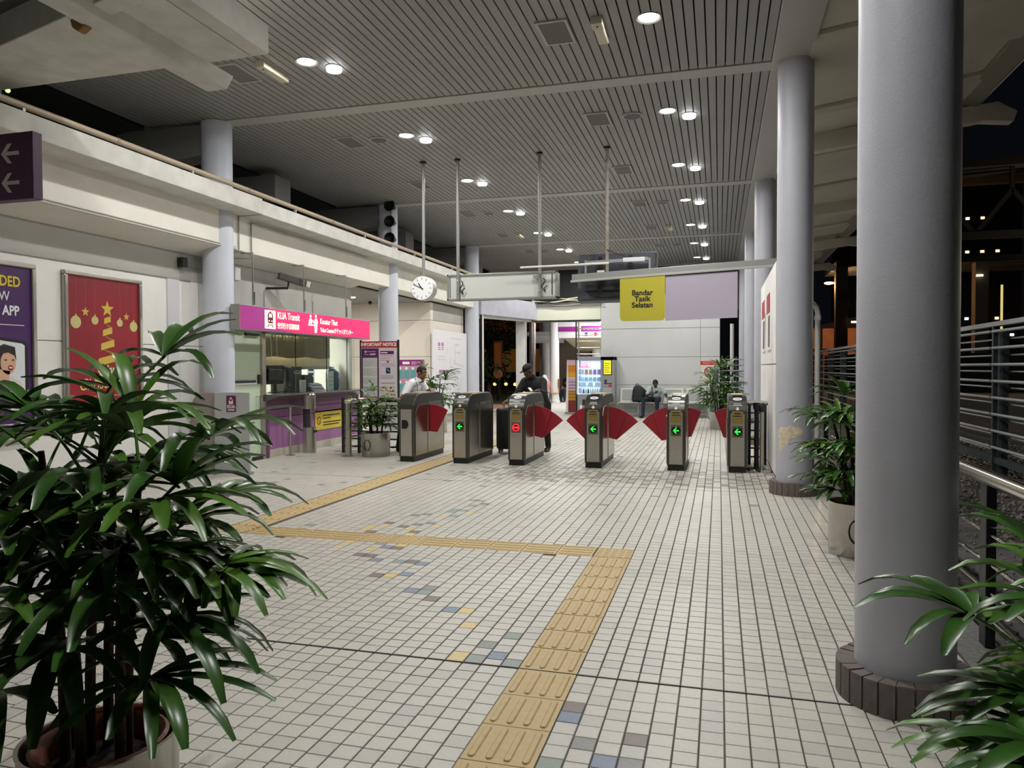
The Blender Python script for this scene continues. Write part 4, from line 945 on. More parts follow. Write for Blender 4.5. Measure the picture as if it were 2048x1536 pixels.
MB().box(nx0 + .42, nx1 - .04, NY, NY + .012, .92, 1.86).build('white_sheet', mat('sheet_lilac_white', (222, 214, 222), .5), t)
MB().box(nx0 + .44, nx0 + .72, NY - .002, NY, 1.765, 1.83).build('purple_heading', M_deep, t)
MB().box(nx0 + .455, nx0 + .59, NY - .003, NY - .002, 1.785, 1.805).build('heading_text', M_wprint, t)
for z, l in ((1.73, .26), (1.69, .18), (1.65, .2), (1.575, .3), (1.54, .3), (1.35, .26), (1.32, .28), (1.30, .24), (1.22, .3), (1.20, .28)): MB().box(nx0 + .45, nx0 + .45 + l, NY - .002, NY, z, z + .007).build('text_line', M_gprint, t)
MB().box(nx0 + .575, nx0 + .615, NY - .002, NY, 1.60, 1.64).build('red_mark', mat('print_rose', (180, 70, 100), .5), t)
hb = MB().box(nx0 + .555, nx0 + .645, NY - .002, NY, 1.40, 1.51).build('access_mark', mat('access_blue', (36, 52, 104), .5), t)
m = MB(); m.lathe([(.012, NY - .0035), (.024, NY - .0035)], 16, (nx0 + .6, 0, 1.437), axis='y'); m.bar((nx0 + .59, NY - .003, 1.485), (nx0 + .59, NY - .003, 1.45), .01, .002, (0, 1, 0)); m.bar((nx0 + .59, NY - .003, 1.452), (nx0 + .612, NY - .003, 1.452), .01, .002); m.bar((nx0 + .612, NY - .003, 1.452), (nx0 + .625, NY - .003, 1.425), .01, .002, (0, 1, 0)); m.build('wheelchair_mark', M_wprint, hb)
pl = MB().box(nx0 + .435, nx1 - .06, NY - .002, NY, .945, 1.16).build('map_sketch', mat('print_cream', (206, 200, 178), .5), t)
for k in range(14):
    x = nx0 + .45 + rg.uniform(0, .26); z = .97 + rg.uniform(0, .16)
    MB().box(x, x + rg.uniform(.02, .05), NY - .004, NY - .002, z, z + .016).build('map_block', M_bprint, pl)
MB().box(nx0 + .03, nx1 - .03, NY + .005, NY + .03, .865, .885).build('lower_rail', M_dark, t)
t = thing('display_panel', 'white low panel standing behind the railing under the notice board', 'panel', (-6.2, 13.3, 0))
MB().box(-6.62, -5.95, 13.3, 13.34, .12, .84).build('panel', M_wprint, t, bevel=.004)
for x in (-6.6, -5.97): MB().box(x - .015, x + .015, 13.28, 13.36, 0, .86).build('post', M_dark, t)
# network map
t = thing('map_board', 'tall white route map board standing along the alcove wall', 'map', (-7.15, 19.4, 0))
MX = -7.14
MB().box(MX - .05, MX, 17.95, 20.62, .25, 2.5).build('board', mat('map_white', (236, 236, 240), .4), t, bevel=.01)
for y in (18.3, 20.3): MB().box(MX - .2, MX + .1, y, y + .05, 0, .26).build('foot', M_galv, t)
rg = random.Random(11); q = MX + .002
for (a, b) in ((18.3, 2.08), (18.55, 2.08)):
    MB().box(MX, q, a, a + .16, b, b + .1).build('logo_mark', mat('map_mauve', (190, 130, 190), .5), t)
    for k in range(2): MB().box(MX, q, a, a + .16, b - .05 - .05 * k, b - .025 - .05 * k).build('logo_text', mat('map_mauve', (190, 130, 190)), t)
for z in (1.80, 1.72): MB().box(MX, q, 18.28, 18.85, z, z + .012).build('text_line', mat('map_pale_grey', (196, 196, 202), .5), t)
MB().box(MX, q, 19.3, 20.1, 2.31, 2.325).build('text_line', mat('map_pale_grey', (196, 196, 202), .5), t)
for (a, c) in ((18.36, 1), (18.78, 1)): MB().box(MX, q, a, a + .34, 1.36, 1.45).build('purple_key', mat('map_key', (168, 120, 172), .5), t)
for k in range(46):
    y = rg.choice([19.0, 19.2, 19.45, 19.6, 19.75, 19.9, 20.1]); z = rg.uniform(.6, 2.15)
    if rg.random() < .45: MB().box(MX, q, y, y + .008, z, min(2.2, z + rg.uniform(.15, .5))).build('route_line', mat('map_line', (186, 182, 194), .5), t)
    else: MB().box(MX, q, y, y + rg.uniform(.15, .45), z, z + .009).build('route_line', mat('map_line', (186, 182, 194), .5), t)
for k in range(4):
    MB().box(MX, q, 18.35, 18.40, .72 + .09 * k, .76 + .09 * k).build('red_key', mat('map_red', (204, 90, 100), .5), t)
    MB().box(MX, q, 18.66, 18.71, .72 + .09 * k, .76 + .09 * k).build('grey_key', M_gprint, t)
# teal poster in alcove
t = thing('poster', 'poster with purple heading and teal product pictures on the alcove wall', 'poster', (-7.7, 18.08, 1.4))
MB().box(-8.25, -7.45, 18.07, 18.095, .75, 1.72).build('sheet', mat('poster_pink', (196, 150, 170), .5), t)
MB().box(-8.25, -7.45, 18.062, 18.07, 1.57, 1.72).build('heading', M_magenta, t)
MB().box(-8.05, -7.85, 18.058, 18.062, 1.60, 1.67).build('logo', M_wprint, t)
for k in range(2): MB().box(-7.8, -7.55 - .08 * k, 18.058, 18.062, 1.645 - .045 * k, 1.665 - .045 * k).build('heading_text', mat('print_pink_white', (226, 206, 226)), t)
for r_ in range(2):
    for c_ in range(4):
        x = -8.2 + .185 * c_; z = 1.23 - .36 * r_
        b = MB().box(x, x + .15, 18.062, 18.07, z, z + .22).build('picture', mat('teal_print', (92, 160, 166), .5), t)
        MB().lathe([(.001, 18.058), (.04, 18.059)], 12, (x + .075, 0, z + .26), axis='y').build('picture_knob', M_wprint, b)

# ================================================================== POSTERS ON THE LEFT WALL
M_frame = mat('poster_frame_steel', (176, 172, 164), .3, .8)
def framed(name, label, y0, y1, z0, z1, col):
    t = thing(name, label, 'poster', (-7.36, (y0 + y1) / 2, z0))
    MB().box(-7.38, -7.35, y0, y1, z0, z1).build('sheet', col, t)
    for a, b, c, d in ((y0 - .055, y1 + .055, z1, z1 + .055), (y0 - .055, y1 + .055, z0 - .055, z0), (y0 - .055, y0, z0, z1), (y1, y1 + .055, z0, z1)):
        MB().box(-7.38, -7.325, a, b, c, d).build('frame', M_frame, t, bevel=.012)
    return t
def flat(poly, m, par, lv=1, name='print'):
    x = -7.35 + .0015 * lv
    return MB().prism(poly, 'yz', x - .0015, x).build(name, m, par)
def circ(y, z, ry, rz, n=20): return [(y + ry * math.cos(2 * math.pi * k / n), z + rz * math.sin(2 * math.pi * k / n)) for k in range(n)]
def star(y, z, r): return [(y + (r if k % 2 == 0 else r * .42) * math.sin(math.pi * k / 5), z + (r if k % 2 == 0 else r * .42) * math.cos(math.pi * k / 5)) for k in range(10)]
t = framed('framed_poster', 'framed red Christmas poster with a gold ribbon tree', 6.965, 8.065, 1.05, 2.61, mat('xmas_red', (150, 24, 40), .5, noise=(.9, .22)))
M_gold = mat('xmas_gold', (214, 184, 74), .45); M_gold2 = mat('xmas_gold_dark', (150, 116, 38), .5); M_bau = mat('xmas_bauble', (206, 196, 130), .45)
yc = 7.55
for (y, z, r) in ((7.08, 2.06, .075), (7.36, 2.095, .052), (7.75, 2.085, .048), (7.98, 2.05, .066)):
    flat(circ(y, z, r, r), M_bau, t, name='bauble'); flat([(y - .012, z + r - .005), (y + .012, z + r - .005), (y + .012, z + r + .02), (y - .012, z + r + .02)], M_gold, t, 2, 'bauble_cap')
    flat([(y - .002, z + r), (y + .002, z + r), (y + .002, 2.6), (y - .002, 2.6)], mat('xmas_thread', (176, 96, 92), .5), t, 1, 'thread')
for (y, z, r) in ((7.22, 2.19, .06), (7.86, 2.17, .052)):
    flat(star(y, z, r), M_gold, t, 1, 'star'); flat([(y - .002, z + r), (y + .002, z + r), (y + .002, 2.6), (y - .002, 2.6)], mat('xmas_thread', (176, 96, 92)), t, 1, 'thread')
flat(star(yc, 2.245, .105), M_gold, t, 2, 'star')
hw, z = .05, 2.16
for k in range(5):
    h_ = .07 + .008 * k; s_ = .03 + .012 * k; h2 = hw * 1.42; zn = z - h_ - s_ - .035
    flat([(yc - hw, z - s_), (yc + hw, z), (yc + hw * 1.06, z - h_), (yc - hw * 1.06, z - s_ - h_)], M_gold, t, 2, 'ribbon')
    flat([(yc - hw * .9, z - s_ - h_ * .8), (yc - hw * .35, z - s_ * .8 - h_), (yc + h2, zn), (yc + h2 * .55, zn - .02)], M_gold2, t, 1, 'ribbon_back')
    hw = h2; z = zn
text('Merry', .19, t, M_wprint, (-7.346, 7.42, 1.42), (0, 1, .06), (0, .28, 1), sx=.75)
text('Christmas', .21, t, mat('xmas_script', (232, 206, 110), .5), (-7.346, 7.10, 1.24), (0, 1, .06), (0, .28, 1), sx=.80)
flat([(7.15, 1.16), (7.85, 1.17), (7.85, 1.178), (7.15, 1.168)], M_gold, t, 1, 'rule')
t = framed('framed_poster', 'framed purple phone app poster with a laughing woman in a white jacket', 5.3, 6.49, .76, 2.61, mat('app_purple', (70, 26, 96), .5, noise=(.8, .15)))
text('REWARDED', .155, t, M_yel, (-7.347, 6.36, 2.395), (0, 1, 0), (0, 0, 1), 'RIGHT', bold=.004, sx=.8)
text('NEW', .15, t, M_wprint, (-7.347, 6.23, 2.235), (0, 1, 0), (0, 0, 1), 'RIGHT', sx=.8)
text("S APP", .145, t, M_wprint, (-7.347, 6.34, 2.085), (0, 1, 0), (0, 0, 1), 'RIGHT', bold=.004, sx=.8)
flat([(5.5, 1.975), (6.40, 1.975), (6.40, 1.983), (5.5, 1.983)], M_wprint, t, 1, 'rule')
flat([(5.4, 1.05), (6.42, 1.02), (6.44, 1.06), (6.44, 1.77), (6.40, 1.81), (5.4, 1.93)], M_bprint, t, 1, 'phone_frame')
flat([(5.4, 1.08), (6.40, 1.05), (6.40, 1.76), (6.37, 1.78), (5.4, 1.89)], mat('app_screen', (226, 232, 236), .5), t, 2, 'phone_screen')
M_jac = mat('print_jacket', (224, 220, 210), .5); M_sk = mat('print_skin', (222, 178, 148), .5); M_hr = mat('print_hair', (34, 26, 28), .5)
flat([(5.9, 1.08), (6.38, 1.06), (6.36, 1.35), (6.25, 1.42), (6.05, 1.44), (5.92, 1.36)], M_jac, t, 3, 'jacket')
flat([(6.0, 1.08), (6.22, 1.07), (6.22, 1.34), (6.14, 1.37), (6.04, 1.35)], M_bprint, t, 4, 'top')
flat(circ(6.16, 1.62, .135, .14), M_hr, t, 3, 'hair'); flat(circ(6.20, 1.57, .09, .125), M_sk, t, 4, 'face')
flat([(6.08, 1.36), (6.2, 1.36), (6.22, 1.48), (6.1, 1.5)], M_sk, t, 4, 'neck')
flat([(6.05, 1.72), (6.15, 1.77), (6.28, 1.74), (6.29, 1.64), (6.2, 1.68), (6.1, 1.66), (6.06, 1.58)], M_hr, t, 5, 'fringe')
flat(circ(6.225, 1.515, .032, .03), mat('print_mouth', (150, 50, 50), .5), t, 5, 'mouth'); flat(circ(6.225, 1.518, .022, .008), M_wprint, t, 6, 'teeth')
for y in (6.17, 6.255): flat(circ(y, 1.60, .016, .008), M_hr, t, 5, 'eye')
flat([(5.82, 1.38), (5.96, 1.5), (6.02, 1.62), (5.98, 1.74), (5.94, 1.64), (5.9, 1.72), (5.87, 1.58), (5.78, 1.5)], M_sk, t, 5, 'raised_hand')
flat([(5.6, .96), (6.2, .96), (6.2, .985), (5.6, .985)], M_yel, t, 1, 'yellow_text_bar')
flat([(6.1, .80), (6.38, .80), (6.38, .91), (6.1, .91)], M_wprint, t, 1, 'badge'); flat([(6.28, .81), (6.36, .81), (6.36, .90), (6.28, .90)], M_magenta, t, 2, 'badge_logo')

# grey standing sign panels
t = thing('partition_sign', 'grey folding screen with a small maroon KLIA transit logo', 'screen', (-6.5, 9.0, 0))
M_scr = mat('screen_grey', (184, 188, 188), .4)
MB().box(-6.905, -6.33, 8.98, 9.02, .04, 1.165).build('panel', M_scr, t, bevel=.006)
pl = [(-7.33, .04), (-6.91, .04), (-6.91, 1.16), (-7.12, 1.16), (-7.22, 1.13), (-7.29, 1.06), (-7.33, .96)]
MB().prism([(x, z) for x, z in pl], 'xz', 9.02, 9.05).build('side_panel', mat('screen_brown_grey', (158, 144, 140), .45), t, bevel=.006)
for x in (-6.86, -6.38): MB().box(x - .02, x + .02, 8.9, 9.12, 0, .04).build('foot', M_galv, t)
lg = MB().box(-6.70, -6.545, 8.975, 8.98, .89, 1.12).build('logo_plate', mat('logo_maroon', (108, 14, 72), .45), t, bevel=.002)
m = MB(); m.prism([(-6.655, 1.0), (-6.59, 1.0), (-6.59, 1.05), (-6.61, 1.085), (-6.6225, 1.1), (-6.635, 1.085), (-6.655, 1.05)], 'xz', 8.972, 8.975).build('train_mark', M_wprint, lg)
MB().box(-6.64, -6.605, 8.970, 8.972, 1.04, 1.07).build('train_window', mat('logo_maroon', (108, 14, 72)), lg)
text('KLIA', .062, lg, M_wprint, (-6.6225, 8.974, .945), align='CENTER', bold=.002)
text('transit', .042, lg, M_wprint, (-6.6225, 8.974, .908), align='CENTER', bold=.001)

# ================================================================== BACK OF THE HALL
t = thing('vending_machine', 'tall grey vending machine with lit shelves and a yellow screen', 'vending machine', (-3.6, 22.7, 0))
vx0, vx1, vy = -4.245, -3.06, 22.5
M_vm = mat('vending_grey', (150, 152, 156), .4, .2)
m = MB(); m.box(vx0, vx0 + .05, vy, vy + .7, .05, 1.83).box(vx0, vx1, vy + .62, vy + .7, .05, 1.83).box(vx0, vx1, vy, vy + .7, 1.72, 1.83).box(vx0, -3.49, vy, vy + .7, .05, .68).box(-3.49, vx1, vy, vy + .7, .05, 1.83)
m.build('cabinet', M_vm, t, bevel=.008)
MB().box(vx0 + .03, vx1 - .03, vy + .03, vy + .68, 0, .05).build('base', M_black, t)
MB().box(vx0 + .05, -3.49, vy + .55, vy + .6, .68, 1.72).build('lit_back', mat('vending_glow', (196, 216, 250), .5, emit=.55), t)
for z in (.70, .90, 1.07, 1.28, 1.49): MB().box(vx0 + .05, -3.49, vy + .06, vy + .58, z - .018, z).build('shelf', mat('vending_shelf', (226, 236, 252), .4, emit=.35), t)
MB().box(vx0 + .05, vx0 + .065, vy + .02, vy + .05, .68, 1.72).build('light_strip', mat('vending_strip', (226, 238, 255), .5, emit=3), t)
MB().box(vx0 + .05, -3.49, vy + .005, vy + .011, .69, 1.715).build('window', M_glass, t)
area('vending_light', (-3.86, vy + .1, 1.68), 5, .6, (.85, .92, 1), size_y=.05)
sc = MB().box(-3.41, -3.14, vy - .012, vy, 1.27, 1.735).build('screen', mat('screen_bezel', (16, 16, 18), .3), t, bevel=.004)
MB().box(-3.385, -3.165, vy - .014, vy - .012, 1.295, 1.715).build('display', mat('screen_yellow', (244, 226, 50), .4, emit=.4), sc)
for k in range(5):
    MB().box(-3.37, -3.19 - .03 * (k % 2), vy - .016, vy - .014, 1.35 + .065 * k, 1.372 + .065 * k).build('display_text', mat('screen_text', (120, 104, 20), .5), sc)
MB().box(-3.36, -3.30, vy - .008, vy, 1.04, 1.13).build('card_reader', M_bprint, t)
MB().box(-3.385, -3.13, vy - .01, vy, 1.0, 1.025).build('coin_slot', M_dark, t)
MB().box(-3.24, -3.14, vy - .008, vy, .90, .98).build('red_label', mat('vm_red', (180, 50, 60), .5), t)
for k in range(3): MB().box(-3.40, -3.16, vy - .006, vy, .72 + .06 * k, .75 + .06 * k).build('label', mat('vm_label', (186, 188, 192), .5), t)
MB().box(-3.37, -3.13, vy - .01, vy, .58, .66).build('delivery_flap', M_black, t)
MB().box(-4.05, -3.6, vy - .01, vy, .34, .52).build('lower_window', M_dark, t, bevel=.004)
MB().prism([(-4.12, .2), (-4.06, .2), (-4.05, .32), (-4.09, .36), (-4.13, .32)], 'xz', vy - .006, vy).build('white_print', M_wprint, t)
rg = random.Random(21)
def bottle(x, z, r, h, col, kind, k):
    if kind == 'bottle': m = MB().lathe([(r, 0), (r, h * .62), (r * .5, h * .8), (r * .42, h), (.001, h)], 10, (x, vy + .22, z))
    elif kind == 'can': m = MB().lathe([(r * .85, 0), (r, .01), (r, h - .012), (r * .8, h), (.001, h)], 10, (x, vy + .22, z))
    else: m = MB().prism([(x - r, z), (x + r, z), (x + r * .85, z + h * .9), (x + r * .95, z + h), (x - r * .95, z + h), (x - r * .85, z + h * .9)], 'xz', vy + .18, vy + .26)
    o = m.build({'bottle': 'drink_bottle', 'can': 'drink_can', 'bag': 'snack_packet'}[kind], col, smooth=40)
    return o
rows = [(1.49, 'bottle', 8, .036, .19, 'top shelf'), (1.28, 'can', 5, .05, .16, 'second shelf'), (1.07, 'bag', 5, .052, .13, 'third shelf'), (.90, 'bag', 3, .08, .14, 'fourth shelf'), (.70, 'bottle', 9, .028, .16, 'bottom shelf')]
cols = [[(200, 70, 90), (210, 80, 100), (196, 60, 84), (206, 90, 96), (200, 214, 240), (180, 200, 236), (206, 224, 244), (214, 226, 240)], [(226, 210, 230), (226, 150, 150), (230, 190, 150), (214, 150, 206), (206, 160, 214)], [(186, 214, 244), (176, 208, 240), (206, 226, 244), (186, 220, 236), (196, 216, 240)], [(206, 214, 226), (216, 222, 234), (216, 226, 240)], [(206, 216, 236), (90, 100, 120), (214, 220, 226), (60, 70, 90), (220, 226, 214), (206, 196, 150), (210, 222, 240), (180, 200, 226), (206, 220, 206)]]
cn = {'bottle': 'bottle', 'can': 'can', 'bag': 'packet'}
for ri, (z, kind, n, r_, h, nm) in enumerate(rows):
    for k in range(n):
        x = vx0 + .09 + (k + .5) * (.65 / n)
        c = cols[ri][k]
        o = bottle(x, z, r_, h, mat('vend_%d_%d' % (ri, k), c, .35), kind, k)
        tag(o, '%s in the vending machine, %s place from the window edge on the %s' % (cn[kind], ORD[k], nm), cn[kind], 'goods on the %s of the vending machine' % nm)
# banner stand
t = thing('roll_banner', 'narrow red and orange advertising banner leaning beside the vending machine', 'banner', (-4.6, 24, 0))
MB().prism([(-4.82, .05), (-4.45, .05), (-4.45, 1.75), (-4.78, 1.75)], 'xz', 23.75, 23.77).build('white_edge', M_wprint, t)
for (z0, z1, c) in ((1.58, 1.75, (236, 196, 206)), (1.36, 1.58, (244, 150, 40)), (1.18, 1.36, (250, 180, 60)), (.75, 1.15, (214, 186, 210)), (.42, .75, (196, 150, 40)), (.05, .42, (140, 30, 34))):
    MB().box(-4.74, -4.45, 23.744, 23.75, z0, z1).build('print_block', mat('banner_%d' % int(z0 * 100), c, .5), t)
for k in range(10): MB().box(-4.72, -4.5, 23.741, 23.744, .12 + .1 * k, .14 + .1 * k).build('text_line', mat('banner_text', (120, 70, 50), .5), t)
MB().box(-4.85, -4.4, 23.7, 23.82, 0, .05).build('base', M_galv, t, bevel=.006)
# bench
t = thing('bench', 'perforated steel waiting bench with four seats along the back wall', 'bench', (-1.65, 22.65, 0))
M_per = mat('bench_steel', (188, 188, 184), .4, .5, noise=(90, .12))
for k in range(4):
    x0 = -2.95 + k * .66; x1 = x0 + .62
    MB().box(x0, x1, 22.38, 22.80, .425, .45).build('seat', M_per, t, bevel=.01)
    MB().prism([(22.80, .44), (22.83, .44), (22.93, .86), (22.90, .87)], 'yz', x0 + .02, x1 - .02).build('backrest', M_per, t, bevel=.008)
    MB().prism([(22.796, .50), (22.800, .50), (22.884, .82), (22.880, .82)], 'yz', x0 + .08, x1 - .08).build('mesh_panel', mat('bench_mesh', (150, 152, 150), .5, .4, noise=(120, .2)), t)
MB().box(-2.98, -.33, 22.52, 22.60, .375, .425).build('beam', M_galv, t)
MB().box(-2.9, -.4, 22.54, 22.58, .09, .12).build('foot_rail', M_galv, t)
for x in (-2.35, -.95):
    MB().box(x - .025, x + .025, 22.53, 22.59, .03, .38).build('leg', M_galv, t)
    MB().box(x - .03, x + .03, 22.36, 22.84, 0, .035).build('foot', M_galv, t, bevel=.006)
# backpack
t = thing('backpack', 'black backpack standing on the bench beside the seated man', 'backpack', (-2.35, 22.62, .45))
m = MB(); n = 16
ring = []
for (z, hx, hy, dx) in ((.45, .16, .10, -.02), (.50, .20, .13, -.01), (.65, .205, .14, 0), (.80, .185, .13, .0), (.90, .14, .10, -.02), (.955, .07, .05, -.03)):
    ring.append([(-2.34 + dx + hx * math.copysign(abs(math.cos(a)) ** .7, math.cos(a)), 22.62 + hy * math.copysign(abs(math.sin(a)) ** .7, math.sin(a)) + .15 * (z - .45) * .4, z) for a in [2 * math.pi * j / n for j in range(n)]])
vs = [p for r_ in ring for p in r_]
m.add(vs, [tuple(range(n - 1, -1, -1)), tuple(len(vs) - n + j for j in range(n))] + [(i * n + j, i * n + (j + 1) % n, (i + 1) * n + (j + 1) % n, (i + 1) * n + j) for i in range(5) for j in range(n)])
M_bag = mat('bag_black', (22, 23, 28), .7, bump=(50, .3))
m.build('body', M_bag, t, smooth=70)
MB().prism([(-2.47, .50), (-2.22, .50), (-2.22, .68), (-2.26, .72), (-2.43, .72), (-2.47, .68)], 'xz', 22.455, 22.50).build('pocket', mat('bag_pocket', (30, 31, 36), .7), t, bevel=.015)
MB().tube([(-2.44, 22.66, .93), (-2.43, 22.66, .99), (-2.36, 22.66, 1.0), (-2.33, 22.66, .94)], .012, 8).build('handle', M_bag, t, smooth=40)
MB().tube([(-2.20, 22.7, .86), (-2.12, 22.66, .75), (-2.10, 22.62, .58), (-2.16, 22.62, .47)], .018, 8).build('strap', M_bag, t, smooth=40)
o = MB().prism([(-1.60, .45), (-1.48, .45), (-1.46, .55), (-1.52, .60), (-1.58, .57)], 'xz', 22.5, 22.58).build('paper_bag', mat('bag_white', (220, 224, 222), .6), bevel=.01)
tag(o, 'crumpled white paper bag lying on the bench beside the seated man', 'bag')
# no smoking sign + grey stand
t = thing('no_smoking_sign', 'white no smoking sign with red heading on the back wall', 'sign', (-.28, 22.98, 1.2))
MB().box(-.54, -.02, 22.985, 22.998, .89, 1.686).build('board', mat('sign_white', (226, 222, 212), .5), t)
MB().box(-.54, -.02, 22.98, 22.985, 1.57, 1.686).build('red_heading', mat('sign_red', (204, 36, 40), .5), t)
for z in (1.645, 1.605): MB().box(-.48, -.08, 22.977, 22.98, z, z + .012).build('heading_text', mat('sign_pink', (240, 190, 190), .5), t)
m = MB(); m.lathe([(.125, 22.978), (.155, 22.978), (.155, 22.984), (.125, 22.984)], 32, (-.28, 0, 1.36), closed=True, axis='y'); m.bar((-.375, 22.980, 1.455), (-.185, 22.980, 1.265), .03, .004, (0, 1, 0)); m.build('ban_ring', mat('sign_red', (204, 36, 40)), t)
m = MB(); m.bar((-.38, 22.982, 1.37), (-.22, 22.982, 1.34), .025, .003, (0, 1, 0)); m.tube([(-.21, 22.982, 1.38), (-.23, 22.982, 1.42), (-.19, 22.982, 1.45)], .008, 5); m.build('cigarette', M_bprint, t)
for k in range(3): MB().box(-.5, -.06, 22.981, 22.985, .95 + .06 * k, .97 + .06 * k).build('text_line', M_gprint, t)
o = thing('info_stand', 'dark grey upright stand in front of the no smoking sign', 'stand', (-.14, 22.4, 0))
MB().box(-.26, -.02, 22.2, 22.3, .05, 1.46).build('panel', mat('stand_grey', (92, 96, 98), .5), o, bevel=.01)
MB().box(-.3, .02, 22.1, 22.4, 0, .05).build('base', mat('stand_grey', (92, 96, 98)), o, bevel=.01)
# folded sliding grille beside the portal
t = thing('sliding_grille', 'steel sliding grille gate with horizontal bars, left partly open at the exit', 'gate', (-4.0, 23.05, 0))
for x in (-4.32, -4.24): MB().box(x - .02, x + .02, 22.92, 22.98, .02, 2.94).build('upright', M_steel if x > -4.3 else M_dark, t)
for k in range(15): MB().tube([(-4.3, 22.95, .12 + .2 * k), (-3.58, 22.95, .12 + .2 * k)], .016, 8).build('bar', M_steel, t, smooth=40)
# ================================================================== POTTED LADY PALMS
def leaflet(m, hub, d0, L, W, droop, rng, seg=6):
    p = Vector(hub); d = Vector(d0).normalized(); st = L / seg
    prof = [.25, .72, 1.0, 1.02, .92, .74, .34]
    base = len(m.v); vs = []
    for i in range(seg + 1):
        c = d.cross(Vector((0, 0, 1)))
        if c.length < .05: c = Vector((1, 0, 0))
        c.normalize(); nrm = c.cross(d).normalized(); w_ = W * prof[i] / 2
        tw = rng.uniform(-.04, .04)
        vs += [p - c * w_ + nrm * w_ * .35, p - nrm * w_ * .12, p + c * w_ + nrm * w_ * (.35 + tw)]
        p = p + d * st; d = (d + Vector((0, 0, -droop * (.25 + i / seg)))).normalized()
    fs = [(3 * i + a, 3 * i + a + 1, 3 * i + a + 4, 3 * i + a + 3) for i in range(seg) for a in (0, 1)]
    m.add(vs, fs)
def palm(label, loc, pr, ph, canes, seed, detail, ls=1.0, flare=1.0, steel=True, nfr=5, low=.3, lean=.1, emblem=True, inner=False, group=None, az_bias=None, view_extra=()):
    rng = random.Random(seed)
    t = thing('potted_palm', label, 'potted plant', loc, group=group)
    L = dict(parent=t, local=True)
    MB().lathe([(pr * .97, 0), (pr, .01), (pr, ph - .008), (pr + .006, ph), (pr - .006, ph), (pr - .008, ph - .01), (pr - .008, ph - .12)], 36).build('pot', M_steel if steel else M_terra, smooth=40, **L)
    if inner:
        MB().lathe([(pr * .72, ph - .12), (pr * .86, ph - .02), (pr * .88, ph - .012), (pr * .83, ph - .006), (pr * .74, ph - .03), (pr * .70, ph - .1)], 32).build('inner_pot', M_terra, smooth=40, **L)
        MB().lathe([(.001, ph - .075), (pr * .3, ph - .06), (pr * .72, ph - .08)], 20).build('soil', M_soil, smooth=40, **L)
    else:
        MB().lathe([(.001, ph - .04), (pr * .4, ph - .035), (pr - .008, ph - .06)], 20).build('soil', M_soil, smooth=40, **L)
    if emblem:
        m = MB(); a0 = R(-100)
        for s_ in (-1, 1):
            pts = [((pr + .002) * math.cos(a0 + s_ * .25 * math.cos(u)), (pr + .002) * math.sin(a0 + s_ * .25 * math.cos(u)), ph * .5 + .09 * math.sin(u)) for u in [R(-80 + 16 * k) for k in range(11)]]
            m.tube(pts, .007, 6)
        m.build('emblem', M_dark, **L)
    idx = 0
    for (cx, cy_, h, az0) in canes:
        ang = rng.uniform(0, 6.28) if az0 is None else az0
        lx, ly = lean * h * math.cos(ang), lean * h * math.sin(ang)
        pts = [(cx + lx * u * u, cy_ + ly * u * u, ph - .08 + (h - ph + .08) * u) for u in (0, .25, .5, .75, 1)]
        MB().tube(pts, [.016, .015, .014, .013, .009], 9).build('cane', M_cane, smooth=40, **L)
        n = nfr + rng.randint(-1, 1)
        for k in range(n):
            u = low + (1 - low) * (k + .6) / n
            q = Vector((cx + lx * u * u, cy_ + ly * u * u, ph - .08 + (h - ph + .08) * u))
            az = ang + k * 2.4 + rng.uniform(-.3, .3)
            el = R(rng.uniform(12, 40) + 30 * max(0, u - .8) / .2)
            one_frond(t, q, az, el, rng.uniform(.16, .30) * ls * flare * (.72 + .4 * u), rng, ls, detail)
    for (q, az, el, pl) in view_extra:
        one_frond(t, Vector(q), az, el, pl, rng, ls, detail)
    return t
def one_frond(t, q, az, el, pl, rng, ls, detail):
    D = Vector((math.cos(az) * math.cos(el), math.sin(az) * math.cos(el), math.sin(el)))
    pts = [q]; d = D.copy()
    for i in range(4):
        pts.append(pts[-1] + d * pl / 4); d = (d + Vector((0, 0, -.10))).normalized()
    m = MB(); m.tube(pts, [.0055, .005, .0045, .004, .005], 6)
    hub = pts[-1]; S_ = d.cross(Vector((0, 0, 1)))
    S_ = Vector((1, 0, 0)) if S_.length < .05 else S_.normalized()
    U = S_.cross(d).normalized()
    nl = rng.choice((6, 7, 8, 9))
    lf = []
    for j in range(nl):
        phi = R(-100 + 200 * (j + .5) / nl) + rng.uniform(-.08, .08)
        dd = (d * math.cos(phi) + S_ * math.sin(phi) + U * .18).normalized()
        Lf = ls * rng.uniform(.30, .43) * (1.0 - .2 * abs(phi) / 1.7); W = ls * rng.uniform(.040, .060)
        mm = MB() if detail else m
        if not detail: mm.mi = 0
        leaflet(mm, hub - d * .006, dd, Lf, W, rng.uniform(.18, .5), rng, 6 if detail else 5)
        lf.append(mm)
    mt = M_leaf if rng.random() < .72 else M_leafl
    f = m.build('frond', [M_cane if False else mt], t, smooth=60, local=True)
    if detail:
        for mm in lf: mm.build('leaf', mt, f, smooth=60, local=True)
    else:
        f.data.name = 'frond'
